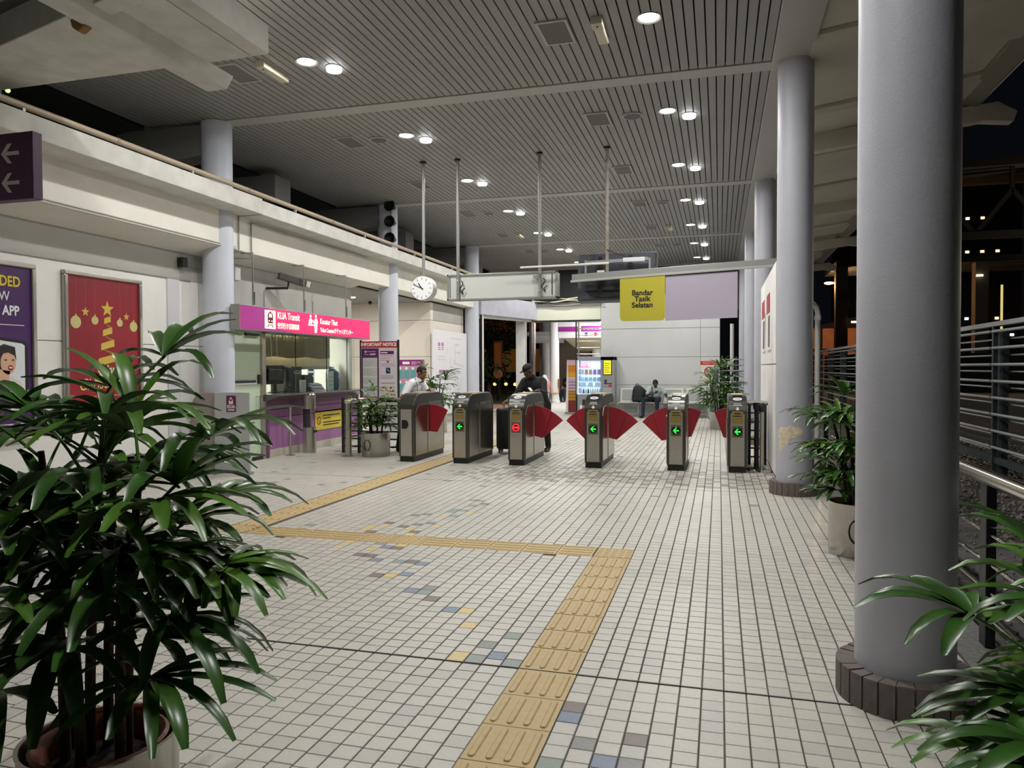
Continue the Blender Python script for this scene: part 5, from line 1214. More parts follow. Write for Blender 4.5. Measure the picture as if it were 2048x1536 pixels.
palm('large potted lady palm in a steel pot with terracotta liner, lower left', (-1.79, 1.79, 0), .215, .40,
     [(-.09, -.04, 1.26, R(220)), (-.03, .06, 1.20, R(100)), (.07, .03, 1.22, R(20)), (.11, -.04, .98, R(-30)), (-.14, .05, 1.04, R(170)), (.03, -.10, .86, R(-80)), (-.05, .01, 1.34, R(60))], 19, True, .90, 1.12, True, 8, .47, .04, True, True, view_extra=(((.0, .02, 1.20), R(-25), R(42), .22), ((-.06, .0, 1.26), R(110), R(48), .28), ((.05, .0, 1.05), R(-25), R(25), .32), ((-.06, .0, 1.20), R(165), R(40), .32), ((.05, .03, .88), R(15), R(14), .34), ((.04, -.03, .80), R(-15), R(12), .32)))
palm('potted lady palm cut by the right edge, by the handrail', (1.13, 2.30, 0), .2, .36,
     [(-.08, .0, .66, R(180)), (.03, .06, .74, R(120)), (.07, -.06, .66, R(10)), (-.05, -.08, .52, R(230)), (.0, .0, .80, R(200))], 33, True, .95, 1.3, True, 7, .2, .15, False)
palm('potted lady palm in a steel pot half hidden behind the nearest column', (1.07, 6.45, 0), .215, .42,
     [(-.08, .02, 1.08, R(190)), (.0, .07, 1.2, R(150)), (.05, -.06, .95, R(240)), (-.06, -.08, .85, R(200)), (.08, .05, 1.1, R(60))], 21, True, .85, 1.0, True, 8, .25, .1, True)
palm('potted lady palm in a shiny steel pot beside the bollard', (-5.67, 11.58, 0), .245, .40,
     [(-.08, .02, .84, R(190)), (.0, .07, .95, R(120)), (.06, -.06, .80, R(300)), (.09, .05, .88, R(20)), (-.05, -.09, .72, R(240))], 5, False, .72, 1.0, True, 8, .25, .1, True)
palm('potted lady palm growing behind the officer, in front of the route map', (-6.35, 16.2, 0), .23, .42,
     [(-.06, .02, 1.35, R(190)), (.02, .07, 1.25, R(100)), (.08, -.04, 1.1, R(-20)), (.0, -.08, .95, R(-60))], 8, False, .9, 1.2, True, 7, .3, .12, False)
palm('potted lady palm in a pale pot near the no smoking sign', (.02, 18.6, 0), .24, .42,
     [(-.1, .02, 1.1, R(190)), (.0, .07, 1.2, R(120)), (.1, -.04, 1.05, R(-20)), (-.04, -.08, .9, R(220)), (.06, .08, 1.25, R(60))], 18, False, 1.0, 1.2, True, 9, .25, .12, False)

# ================================================================== PEOPLE
def body(t, parts, tags, voxel=.012, smooth=4, name='body'):
    m = MB()
    for p in parts:
        if p[0] == 'cap':
            _, tg, a, b, ra, rb = p
            a = Vector(a); b = Vector(b); d = (b - a); l = d.length; d.normalize()
            pts = [a - d * ra * .98, a - d * ra * .8, a - d * ra * .4, a, b, b + d * rb * .4, b + d * rb * .8, b + d * rb * .98]
            m.tube(pts, [ra * .2, ra * .6, ra * .917, ra, rb, rb * .917, rb * .6, rb * .2], 14)
        else:
            _, tg, c, rad, rot = p
            m.ell(c, rad, 18, 12, Euler([R(x) for x in rot]).to_matrix() if rot else None)
    me = m.mesh('tmp')
    import bmesh
    bm = bmesh.new(); bm.from_mesh(me); bmesh.ops.recalc_face_normals(bm, faces=bm.faces); bm.to_mesh(me); bm.free()
    o = bpy.data.objects.new('tmp', me); C.objects.link(o)
    r = o.modifiers.new('r', 'REMESH'); r.mode = 'VOXEL'; r.voxel_size = voxel
    s = o.modifiers.new('s', 'SMOOTH'); s.iterations = smooth; s.factor = .5
    dg = bpy.context.evaluated_depsgraph_get(); dg.update()
    out = bpy.data.meshes.new_from_object(o.evaluated_get(dg)); out.name = name
    bpy.data.objects.remove(o); bpy.data.meshes.remove(me)
    n = len(out.polygons); cen = np.empty(n * 3); out.polygons.foreach_get('center', cen); cen = cen.reshape(-1, 3)
    best = np.full(n, 1e9); idx = np.zeros(n, int); tl = list(tags)
    for p in parts:
        if p[0] == 'cap':
            a = np.array(p[2]); b = np.array(p[3]); ab = b - a
            u = np.clip(((cen - a) @ ab) / (ab @ ab), 0, 1)
            dist = np.linalg.norm(cen - (a + u[:, None] * ab), axis=1) - (p[4] + (p[5] - p[4]) * u)
        else:
            rr = np.array(p[3]); M = np.array(Euler([R(x) for x in p[4]]).to_matrix()) if p[4] else np.eye(3)
            q = (cen - np.array(p[2])) @ M / rr
            dist = (np.linalg.norm(q, axis=1) - 1) * rr.min()
        k = dist < best; best[k] = dist[k]; idx[k] = tl.index(p[1])
    out.materials.clear()
    for tg in tl: out.materials.append(tags[tg])
    out.polygons.foreach_set('material_index', idx.astype(np.int32)); out.polygons.foreach_set('use_smooth', [True] * n); out.update()
    out.transform(wmat(t).inverted())
    ob = bpy.data.objects.new(name, out); C.objects.link(ob); ob.parent = t
    return ob
def hand(tag_, wrist, tip, palm_n, spread=.009, curl=.35, r=.0085):
    """palm and five tapering fingers from wrist towards tip"""
    w_ = Vector(wrist); d = (Vector(tip) - w_).normalized(); n = Vector(palm_n).normalized(); s = d.cross(n).normalized()
    out = []
    pc = w_ + d * .05
    for k in (-1, 0, 1): out.append(('cap', tag_, tuple(w_ + s * .014 * k), tuple(w_ + d * .085 + s * .021 * k), .015, .013))
    for k, ln in zip((-1.5, -.5, .5, 1.5), (.062, .075, .080, .068)):
        a = w_ + d * .088 + s * .0185 * k; b = a + d * ln * .5 + n * curl * ln * .25 + s * spread * k * .2; c = b + d * ln * .45 + n * curl * ln * .6
        out += [('cap', tag_, tuple(a), tuple(b), r, r * .92), ('cap', tag_, tuple(b), tuple(c), r * .92, r * .78)]
    a = w_ + d * .03 + s * .022; b = a + d * .03 + s * .028 + n * .01; c = b + d * .03 + s * .008 + n * .012
    out += [('cap', tag_, tuple(a), tuple(b), .0115, .0105), ('cap', tag_, tuple(b), tuple(c), .0105, .0085)]
    return out
def head(skin, c, fwd, up_=(0, 0, 1), s=1.0):
    """skull, jaw, nose, ears; returns parts and an axis frame"""
    f = Vector(fwd).normalized(); u = Vector(up_); u = (u - f * u.dot(f)).normalized(); x = f.cross(u)
    M = Matrix((x, f, u)).transposed(); e = [math.degrees(a) for a in M.to_euler()]
    P_ = lambda a, b, d: tuple(Vector(c) + s * (x * a + f * b + u * d))
    ps = [('ell', skin, P_(0, -.008, .025), (.073 * s, .092 * s, .088 * s), e), ('ell', skin, P_(0, .022, -.045), (.055 * s, .066 * s, .066 * s), e),
          ('cap', skin, P_(0, .082, .012), P_(0, .099, -.022), .009 * s, .014 * s), ('ell', skin, P_(0, .062, -.098), (.026 * s, .024 * s, .02 * s), e),
          ('ell', skin, P_(.074, -.005, -.005), (.011 * s, .02 * s, .032 * s), e), ('ell', skin, P_(-.074, -.005, -.005), (.011 * s, .02 * s, .032 * s), e),
          ('ell', skin, P_(0, .078, -.055), (.024 * s, .016 * s, .009 * s), e), ('ell', skin, P_(0, .076, -.068), (.021 * s, .016 * s, .009 * s), e)]
    return ps, P_, e
def face_bits(t, P_, e, s=1.0, brow=True):
    me_ = mat('eye_white', (226, 222, 216), .3); mi_ = mat('eye_dark', (20, 14, 12), .2)
    for sx in (-1, 1):
        o = MB().ell(P_(.030 * sx, .074, .008), (.0135 * s, .008 * s, .0075 * s), 10, 6, Euler([R(a) for a in e]).to_matrix()).build('eye', me_, t, smooth=60)
        MB().ell(P_(.030 * sx, .081, .008), (.006 * s, .003 * s, .006 * s), 8, 5, Euler([R(a) for a in e]).to_matrix()).build('iris', mi_, o, smooth=60)
        if brow: MB().tube([P_(.014 * sx, .084, .028), P_(.032 * sx, .080, .033), P_(.048 * sx, .066, .027)], .004 * s, 6).build('eyebrow', mi_, t, smooth=60)
    MB().tube([P_(-.022, .088, -.0615), P_(0, .0945, -.0620), P_(.022, .088, -.0615)], .0025 * s, 5).build('mouth', mat('lip_dark', (104, 52, 46), .5), t)
def hair_cap(t, P_, e, m, s=1.0, low=.0):
    M = Euler([R(a) for a in e]).to_matrix()
    h = MB(); h.ell((0, 0, 0), (.080 * s, .098 * s, .095 * s), 24, 16)
    keep = [f for f in h.f if all(not (h.v[i][1] > .062 * s and h.v[i][2] < .052 * s) and h.v[i][2] > (-.035 + low) * s - max(0, -h.v[i][1]) * .35 for i in f)]
    c = Vector(P_(0, -.010, .030)); vs = [tuple(M @ Vector(v) + c) for v in h.v]
    used = sorted({i for f in keep for i in f}); mp = {i: k for k, i in enumerate(used)}
    g = MB(); g.add([vs[i] for i in used], [tuple(mp[i] for i in f) for f in keep])
    o = g.build('hair', m, t, smooth=80); sd = o.modifiers.new('solid', 'SOLIDIFY'); sd.thickness = .008 * s; sd.offset = -1
    return o
SK1 = mat('skin_brown', (132, 88, 64), .5); SK2 = mat('skin_dark_brown', (86, 58, 44), .5)
M_hair = mat('hair_black', (16, 14, 14), .7, bump=(120, .5))
# officer leaning on the first gate
t = thing('person', 'person in a white uniform shirt leaning with both hands on the first fare gate', 'person', (-5.35, 12.3, 0))
SHIRT = mat('shirt_white', (238, 240, 244), .7, bump=(14, .12)); NAVY = mat('trousers_navy', (26, 28, 40), .8); SHOE = mat('shoe_black', (14, 14, 15), .35)
H, Ph, eh = head('skin', (-5.10, 12.27, 1.415), (.93, -.12, -.30))
sh_r, sh_l = (-5.22, 12.08, 1.235), (-5.17, 12.46, 1.225)
pr = [('cap', 'shirt', (-5.40, 12.31, .95), (-5.33, 12.30, 1.10), .145, .15), ('ell', 'shirt', (-5.265, 12.29, 1.17), (.125, .195, .15), (0, 14, 0)), ('cap', 'shirt', (-5.22, 12.13, 1.235), (-5.18, 12.42, 1.23), .072, .072),
      ('cap', 'skin', (-5.17, 12.28, 1.27), (-5.12, 12.275, 1.36), .055, .052),
      ('cap', 'trousers', (-5.41, 12.31, .92), (-5.42, 12.31, .84), .148, .15),
      ('cap', 'trousers', (-5.42, 12.22, .82), (-5.46, 12.20, .46), .090, .062), ('cap', 'trousers', (-5.46, 12.20, .46), (-5.52, 12.19, .10), .060, .050),
      ('cap', 'trousers', (-5.42, 12.40, .82), (-5.50, 12.42, .46), .090, .062), ('cap', 'trousers', (-5.50, 12.42, .46), (-5.58, 12.43, .10), .060, .050),
      ('cap', 'shoe', (-5.53, 12.19, .045), (-5.36, 12.17, .038), .044, .036), ('cap', 'shoe', (-5.59, 12.43, .045), (-5.42, 12.44, .038), .044, .036),
      ('cap', 'shirt', sh_r, (-5.30, 11.98, 1.05), .066, .062), ('cap', 'skin', (-5.30, 11.98, 1.05), (-5.33, 11.93, .985), .046, .043), ('cap', 'skin', (-5.33, 11.93, .985), (-5.10, 11.96, 1.075), .043, .028),
      ('cap', 'shirt', sh_l, (-5.10, 12.44, 1.12), .066, .062), ('cap', 'skin', (-5.10, 12.44, 1.12), (-5.05, 12.43, 1.075), .046, .044), ('cap', 'skin', (-5.05, 12.43, 1.075), (-4.86, 12.10, 1.135), .042, .028)]
pr += H + hand('skin', (-5.09, 11.96, 1.078), (-4.9, 11.99, 1.12), (0, 0, -1), curl=.2) + hand('skin', (-4.85, 12.09, 1.135), (-4.76, 11.93, 1.105), (0, 0, -1), curl=.3)
bd = body(t, pr, {'skin': SK1, 'shirt': SHIRT, 'trousers': NAVY, 'shoe': SHOE}, .010, 4)
hair_cap(t, Ph, eh, M_hair); face_bits(t, Ph, eh)
MB().prism([(-5.22, 1.285), (-5.10, 1.25), (-5.07, 1.285), (-5.17, 1.34), (-5.23, 1.33)], 'xz', 12.205, 12.215).prism([(-5.22, 1.285), (-5.10, 1.25), (-5.07, 1.285), (-5.17, 1.34), (-5.23, 1.33)], 'xz', 12.34, 12.35).build('collar', SHIRT, t, bevel=.004)
MB().tube([(-5.20, 12.20, 1.32), (-5.16, 12.14, 1.27), (-5.12, 12.12, 1.20), (-5.13, 12.14, 1.10), (-5.18, 12.20, 1.0)], .006, 6).build('lanyard', mat('lanyard_teal', (30, 76, 74), .6), t, smooth=50)
MB().box(-5.10, -5.07, 12.23, 12.31, 1.245, 1.275).build('bow_tie', M_bprint, t, bevel=.006)
MB().lathe([(.031, -.014), (.036, -.01), (.036, .01), (.031, .014)], 16, (-5.14, 11.955, 1.062), closed=True, axis='x').build('wristwatch', M_bprint, t, smooth=40)
MB().lathe([(.001, 12.003), (.03, 12.005)], 14, (-5.25, 0, 1.17), axis='y').build('sleeve_badge', mat('badge_grey', (196, 198, 204), .6), t)
# traveller in black cap
t = thing('person', 'person in a black cap and black jacket bending over the third fare gate', 'person', (-3.1, 12.85, 0))
BLK = mat('jacket_black', (11, 11, 13), .75, bump=(10, .25))
H, Ph, eh = head('skin', (-3.235, 12.62, 1.44), (-.55, -.62, -.42))
pr = [('cap', 'jacket', (-3.08, 12.90, .86), (-3.10, 12.85, 1.0), .165, .17), ('ell', 'jacket', (-3.15, 12.78, 1.16), (.215, .165, .19), (20, 0, 0)), ('cap', 'jacket', (-3.30, 12.75, 1.265), (-3.03, 12.76, 1.265), .08, .08),
      ('cap', 'jacket', (-3.16, 12.72, 1.28), (-3.19, 12.68, 1.34), .075, .068), ('cap', 'skin', (-3.18, 12.69, 1.33), (-3.21, 12.65, 1.40), .052, .05),
      ('cap', 'trousers', (-3.17, 12.91, .84), (-3.19, 12.86, .46), .098, .068), ('cap', 'trousers', (-3.19, 12.86, .46), (-3.20, 12.93, .09), .066, .054),
      ('cap', 'trousers', (-2.98, 12.91, .84), (-2.96, 12.88, .46), .098, .068), ('cap', 'trousers', (-2.96, 12.88, .46), (-2.95, 12.95, .09), .066, .054),
      ('cap', 'shoe', (-3.20, 12.93, .045), (-3.24, 12.77, .038), .046, .038), ('cap', 'shoe', (-2.95, 12.95, .045), (-2.97, 12.79, .038), .046, .038),
      ('cap', 'jacket', (-3.33, 12.75, 1.25), (-3.45, 12.66, 1.02), .078, .064), ('cap', 'jacket', (-3.45, 12.66, 1.02), (-3.56, 12.55, .94), .060, .045),
      ('cap', 'jacket', (-3.0, 12.76, 1.25), (-2.95, 12.62, 1.05), .076, .064), ('cap', 'jacket', (-2.95, 12.62, 1.05), (-3.0, 12.42, 1.10), .060, .045)]
pr += H + hand('skin', (-3.57, 12.54, .935), (-3.62, 12.46, .91), (0, 0, -1), curl=.7) + hand('skin', (-2.99, 12.41, 1.105), (-3.04, 12.24, 1.115), (0, 0, -1), curl=.25)
body(t, pr, {'skin': SK2, 'jacket': BLK, 'trousers': mat('trousers_black', (10, 10, 11), .8), 'shoe': SHOE}, .011, 4)
face_bits(t, Ph, eh)
M = Euler([R(a) for a in eh]).to_matrix()
h = MB(); h.ell((0, 0, 0), (.086, .103, .088), 22, 14)
keep = [f for f in h.f if all(h.v[i][2] > -.006 for i in f)]; c = Vector(Ph(0, -.010, .048))
g = MB(); g.add([tuple(M @ Vector(v) + c) for v in h.v], keep)
cp = g.build('cap', mat('cap_black', (9, 9, 11), .7), t, smooth=80); sd = cp.modifiers.new('solid', 'SOLIDIFY'); sd.thickness = .008
pl = [(math.sin(R(a)) * .078, .07 + math.cos(R(a)) * (.105 if abs(a) < 80 else .06)) for a in range(-90, 91, 15)]
g = MB(); k = len(pl); vs = [tuple(M @ Vector((x, y, -.004 - 1.6 * x * x)) + c) for x, y in pl] + [tuple(M @ Vector((x, y, .003 - 1.6 * x * x)) + c) for x, y in pl]
g.add(vs, [tuple(range(k - 1, -1, -1)), tuple(range(k, 2 * k))] + [(i, (i + 1) % k, (i + 1) % k + k, i + k) for i in range(k)]); g.build('brim', mat('cap_black', (9, 9, 11)), cp)
o = MB().bar((-3.06, 12.18, 1.105), (-3.12, 12.24, 1.16), .054, .003).build('travel_card', M_wprint); tag(o, 'small white travel card held over the third fare gate reader', 'card')
# suitcase in the lane
t = thing('suitcase', 'large black suitcase standing in the lane between second and third fare gates', 'suitcase', (-3.6, 12.55, 0))
M_case = mat('suitcase_black', (15, 16, 20), .5, bump=(60, .1))
MB().box(-3.775, -3.41, 12.42, 12.70, .07, .80).build('shell', M_case, t, bevel=.05, seg=4)
for k in range(4): MB().box(-3.70 + .075 * k, -3.68 + .075 * k, 12.41, 12.425, .14, .73).build('ridge', M_black, t)
for x in (-3.72, -3.46):
    for y in (12.48, 12.64):
        MB().lathe([(.02, x - .012), (.034, x - .012), (.034, x + .012), (.02, x + .012)], 14, (0, y, .034), axis='x').build('wheel', M_black, t, smooth=40)
        MB().box(x - .02, x + .02, y - .02, y + .02, .045, .08).build('caster_fork', M_dark, t)
MB().tube([(-3.69, 12.66, .78), (-3.69, 12.66, .90), (-3.50, 12.66, .90), (-3.50, 12.66, .78)], .011, 8).build('handle', M_dark, t, smooth=40)
# seated man with phone
t = thing('person', 'person in a pale grey polo shirt sitting on the bench looking at a phone', 'person', (-1.83, 22.55, .45))
POLO = mat('polo_grey_green', (168, 184, 186), .75, bump=(12, .15)); JEAN = mat('trousers_dark_blue', (28, 32, 48), .8)
H, Ph, eh = head('skin', (-1.83, 22.42, 1.015), (-.04, -.86, -.50))
pr = [('cap', 'polo', (-1.83, 22.64, .58), (-1.83, 22.60, .72), .145, .15), ('ell', 'polo', (-1.83, 22.56, .80), (.19, .125, .15), (16, 0, 0)), ('cap', 'polo', (-1.98, 22.54, .875), (-1.68, 22.54, .875), .068, .068),
      ('cap', 'skin', (-1.83, 22.51, .90), (-1.83, 22.46, .975), .052, .05),
      ('cap', 'trousers', (-1.83, 22.63, .545), (-1.83, 22.62, .57), .15, .15),
      ('cap', 'trousers', (-1.91, 22.60, .545), (-2.17, 22.26, .54), .088, .066), ('cap', 'trousers', (-2.17, 22.26, .53), (-2.17, 22.16, .11), .064, .046),
      ('cap', 'trousers', (-1.75, 22.60, .545), (-1.76, 22.20, .54), .088, .066), ('cap', 'trousers', (-1.76, 22.20, .53), (-1.76, 22.22, .11), .064, .046),
      ('cap', 'shoe', (-2.17, 22.16, .048), (-2.23, 21.98, .038), .044, .036), ('cap', 'shoe', (-1.76, 22.22, .048), (-1.75, 22.03, .038), .044, .036),
      ('cap', 'polo', (-2.0, 22.54, .865), (-2.06, 22.47, .72), .066, .058), ('cap', 'skin', (-2.06, 22.47, .71), (-2.07, 22.45, .67), .042, .042), ('cap', 'skin', (-2.07, 22.45, .67), (-1.90, 22.30, .72), .040, .027),
      ('cap', 'polo', (-1.66, 22.54, .865), (-1.57, 22.50, .74), .066, .058), ('cap', 'skin', (-1.57, 22.50, .74), (-1.53, 22.48, .68), .044, .042), ('cap', 'skin', (-1.53, 22.48, .68), (-1.42, 22.46, .52), .040, .028)]
pr += H + hand('skin', (-1.89, 22.29, .722), (-1.77, 22.27, .74), (0, .3, 1), curl=.5) + hand('skin', (-1.415, 22.455, .512), (-1.38, 22.44, .445), (-1, 0, -.2), curl=.2)
body(t, pr, {'skin': SK2, 'polo': POLO, 'trousers': JEAN, 'shoe': SHOE}, .011, 4)
hair_cap(t, Ph, eh, M_hair); face_bits(t, Ph, eh)
MB().tube([(-1.94, 22.47, .94), (-1.93, 22.44, .86), (-1.92, 22.43, .72), (-1.90, 22.45, .62)], .012, 6).build('bag_strap', M_bag, t, smooth=50)
o = MB().bar((-1.83, 22.275, .765), (-1.745, 22.25, .80), .075, .010, (0, -.6, .8)).build('mobile_phone', M_bprint, bevel=.003); tag(o, 'dark mobile phone held by the seated man on the bench', 'phone')
# two seated people far outside
def far_sitter(label, x, y, jac, scarf, fwd):
    t = thing('person', label, 'person', (x, y, .45)); f = Vector((fwd[0], fwd[1], 0)).normalized(); s = Vector((f.y, -f.x, 0))
    Q = lambda a, b, z: tuple(Vector((x, y, 0)) + s * a + f * b + Vector((0, 0, z)))
    H, Ph, eh = head('skin', Q(0, .06, 1.07), (f.x, f.y, -.2))
    pr = [('cap', 'jacket', Q(0, 0, .56), Q(0, .0, .74), .17, .17), ('ell', 'jacket', Q(0, .02, .82), (.2, .16, .16), None), ('cap', 'jacket', Q(-.17, .02, .90), Q(.17, .02, .90), .07, .07), ('cap', 'skin', Q(0, .03, .93), Q(0, .05, 1.02), .05, .05)]
    for a in (-1, 1):
        pr += [('cap', 'trousers', Q(.09 * a, .02, .54), Q(.1 * a, .42, .52), .09, .07), ('cap', 'trousers', Q(.1 * a, .42, .51), Q(.1 * a, .40, .10), .065, .05), ('cap', 'shoe', Q(.1 * a, .40, .045), Q(.1 * a, .56, .038), .042, .035),
               ('cap', 'jacket', Q(.2 * a, .02, .88), Q(.24 * a, .08, .68), .065, .055), ('cap', 'jacket', Q(.24 * a, .08, .68), Q(.12 * a, .28, .62), .05, .038)]
        pr += hand('skin', Q(.12 * a, .28, .62), Q(.08 * a, .4, .60), (0, 0, -1))
    body(t, pr + H, {'skin': SK1, 'jacket': jac, 'trousers': JEAN, 'shoe': SHOE}, .014, 3); face_bits(t, Ph, eh)
    m = MB(); m.ell(Q(0, .02, 1.09), (.108, .112, .118), 18, 12); m.ell(Q(0, .0, .97), (.15, .13, .10), 18, 10)
    hf = [k for k in range(len(m.f))]
    c0 = Vector(Q(0, .15, 1.06))
    keep = [fc for fc in m.f if (sum((Vector(m.v[i]) for i in fc), Vector()) / len(fc) - c0).length > .085]
    g = MB(); g.add(m.v, keep); g.build('headscarf', scarf, t, smooth=80)
    return t
far_sitter('person in a pink jacket and white headscarf sitting outside beyond the exit', -7.12, 30.6, mat('jacket_pink', (222, 158, 152), .7), mat('scarf_white', (232, 228, 226), .8), (-.6, .8))
far_sitter('person in a red top and lilac headscarf sitting outside near the white column', -6.35, 32.0, mat('top_red', (170, 70, 76), .7), mat('scarf_lilac', (176, 132, 176), .8), (-.5, -.85))
def chair(label, x, y, rz, seatm):
    t = thing('chair', label, 'chair', (x, y, 0), rz, group=None); L = dict(parent=t, local=True)
    MB().box(-.2, .2, -.2, .2, .43, .45).build('seat', seatm, bevel=.01, **L)
    MB().prism([(-.19, .62), (.19, .62), (.19, 1.0), (.14, 1.04), (-.14, 1.04), (-.19, 1.0)], 'xz', .2, .22).build('backrest', seatm, bevel=.006, **L)
    for a in (-1, 1):
        MB().tube([(.19 * a, -.19, .44), (.22 * a, -.24, .0)], .013, 8).build('leg', M_dark, **L)
        MB().tube([(.19 * a, .2, 1.02), (.19 * a, .2, .44), (.22 * a, .27, .0)], .013, 8).build('leg', M_dark, **L)
    return t
chair('yellow chair with dark metal legs outside beyond the exit', -6.83, 30.9, R(-60), mat('chair_yellow', (232, 178, 20), .5))
chair('dark chair under the person with the white headscarf', -7.12, 30.64, R(37), M_dark)
chair('dark chair under the person with the lilac headscarf', -6.35, 32.05, R(150), M_dark)
# ================================================================== OUTSIDE: FAR HALL BEYOND THE EXIT
fh = thing('wall_far_hall', 'white covered walk with round columns beyond the exit opening', None, (-5, 30, 0), kind='structure')
M_hall = mat('far_hall_white', (230, 230, 232), .6); M_hfl = mat('far_floor', (210, 206, 196), .5, noise=(3, .05))
MB().box(-7.9, 1.2, 24.52, 26.5, -.19, -.001).build('floor_slab', M_hfl, fh)
MB().box(-7.9, -2.5, 26.5, 40, -.21, -.001).build('floor_slab', M_hfl, fh)
for (x, y, r) in ((-6.78, 31, .2), (-8.1, 35.2, .22), (-5.7, 35.5, .22)):
    MB().lathe([(r + .04, 0), (r + .04, .1), (r, .11), (r, 4.2)], 28, (x, y, 0)).build('column_shaft', M_hall, fh, smooth=40)
MB().box(-6.58, -2.6, 30.9, 31.1, 2.76, 3.55).build('fascia', M_hall, fh)
MB().box(-6.58, -5.7, 30.88, 30.9, 3.03, 3.23).build('purple_strip', mat('far_purple', (152, 40, 146), .5), fh)
MB().box(-5.6, -4.6, 30.88, 30.9, 3.03, 3.25).build('purple_strip', mat('far_purple', (152, 40, 146)), fh)
for k in range(5): MB().box(-5.52 + .16 * k, -5.40 + .16 * k, 30.875, 30.88, 3.10, 3.17).build('sign_text', mat('far_text', (226, 200, 226), .5), fh)
for k, c in enumerate(((40, 70, 150), (200, 50, 60), (40, 70, 150))): MB().box(-5.45 + .4 * k, -5.33 + .4 * k, 30.875, 30.88, 2.84, 2.98).build('icon', mat('far_icon%d' % k, c, .5), fh)
MB().prism([(31.1, 2.9), (36, 2.3), (36, 2.4), (31.1, 3.0)], 'yz', -6.6, -2.6).build('sloped_soffit', mat('far_soffit', (196, 186, 160), .6), fh)
MB().box(-9, -2.4, 37.5, 37.7, 0, 4).build('rear_wall', mat('far_rear', (150, 136, 122), .7), fh)
for x in (-6.3, -5.2, -4.2): MB().box(x, x + .5, 37.44, 37.5, 0, 2.5).build('dark_doorway', mat('far_dark', (40, 34, 30), .8), fh)
MB().box(-9.4, -6.9, 34.6, 35.8, 3.05, 3.22).box(-8.7, -7.3, 34.8, 35.6, 2.7, 3.05).build('cornice', M_hall, fh)
MB().box(-7.0, -2.5, 27.0, 30.9, 4.2, 4.3).build('roof_slab', M_hall, fh)
for i, (x, y) in enumerate(((-5.2, 28.2), (-4.2, 30.0), (-4.2, 33.5))):
    t = thing('ceiling_light', 'square light under the roof of the far walk, ' + ORD[i] + ' beyond the exit', 'ceiling light', (x, y, 4.15))
    MB().box(x - .3, x + .3, y - .3, y + .3, 4.14 if i < 2 else 2.54, 4.2 if i < 2 else 2.6).build('diffuser', M_lampB, t)
    area('far_light', (x, y, 4.1 if i < 2 else 2.5), 60, .6, (1, .98, .95), size_y=.6)
# ------------------------------------------------------------------ night yard on the left of the exit
yd = thing('ground_yard', 'dark lawn and pinkish paving of the yard outside the exit', None, (-12, 34, 0), kind='structure')
MB().box(-9.8, -6.0, 23.2, 29.5, -.2, -.012).build('paving', mat('yard_paving', (176, 130, 110), .8, noise=(4, .1)), yd)
MB().box(-40, -7.9, 29.5, 70, -.25, -.02).build('lawn', mat('yard_grass', (40, 60, 26), .95, noise=(6, .3)), yd)
MB().box(-40, -9.8, 21.5, 29.5, -.25, -.02).build('lawn', mat('yard_grass', (40, 60, 26)), yd)
def tree(label, x, y, h, r, seed, light=False):
    rng = random.Random(seed); t = thing('tree', label, 'tree', (x, y, 0))
    MB().tube([(x, y, -.1), (x + .1, y, h * .3), (x - .05, y + .1, h * .62)], [.16, .12, .06], 10).build('trunk', mat('bark', (70, 56, 42), .9, noise=(20, .3)), t, smooth=50)
    m = MB()
    for k in range(900):
        a, b = rng.uniform(0, 6.28), math.acos(rng.uniform(-1, 1)); q = r * rng.uniform(.45, 1) * (1 + .25 * math.sin(3 * a + seed))
        p = Vector((x + q * math.sin(b) * math.cos(a), y + q * math.sin(b) * math.sin(a), h * .68 + q * .8 * math.cos(b)))
        u = Vector((rng.uniform(-1, 1), rng.uniform(-1, 1), rng.uniform(-1, 1))).normalized() * .16; v = u.cross(Vector((rng.uniform(-1, 1), rng.uniform(-1, 1), rng.uniform(-1, 1)))).normalized() * .07
        m.add([p - u, p + v, p + u, p - v], [(0, 1, 2, 3)])
    m.build('foliage', mat('tree_leaf', (58, 74, 34), .7), t, kind='stuff')
tree('dark leafy tree lit orange from above, outside to the left of the exit', -14.2, 38, 6.4, 2.0, 1)
tree('low dark palm like bush behind the lawn outside', -10.6, 33.5, 2.2, 1.0, 2)
tree('dark round tree behind the orange sign outside', -12.6, 42, 5.4, 1.8, 3)
bd_ = thing('building', 'dark office block with a lit orange upper floor behind the trees outside', 'building', (-12, 52, 0))
MB().box(-24, -5, 50, 54, 0, 4.2).build('wall', M_night, bd_)
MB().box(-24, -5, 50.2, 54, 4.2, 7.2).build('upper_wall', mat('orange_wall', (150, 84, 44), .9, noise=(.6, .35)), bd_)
for k in range(7): MB().box(-22 + 2.4 * k, -20.6 + 2.4 * k, 49.9, 50.0, 1.2, 2.8).build('window', mat('dim_window', (120, 78, 36), .5, emit=.12), bd_)
t = thing('illuminated_sign', 'upright orange lit panel sign with a round emblem below it outside the exit', 'sign', (-9.9, 33, 0))
MB().box(-10.12, -9.72, 33, 33.1, 1.5, 2.75).build('frame', mat('orange_frame', (120, 60, 24), .6), t)
MB().box(-10.07, -9.77, 32.98, 33.0, 1.55, 2.65).build('lit_panel', mat('orange_panel', (120, 60, 22), .6, emit=.14), t)
MB().lathe([(.001, 32.95), (.2, 32.95), (.22, 33.05)], 20, (-9.92, 0, 1.22), axis='y').build('round_emblem', mat('orange_emblem', (150, 90, 50), .6, emit=.07), t)
MB().box(-9.97, -9.87, 33.0, 33.08, -.05, 1.5).build('post', M_dark, t)
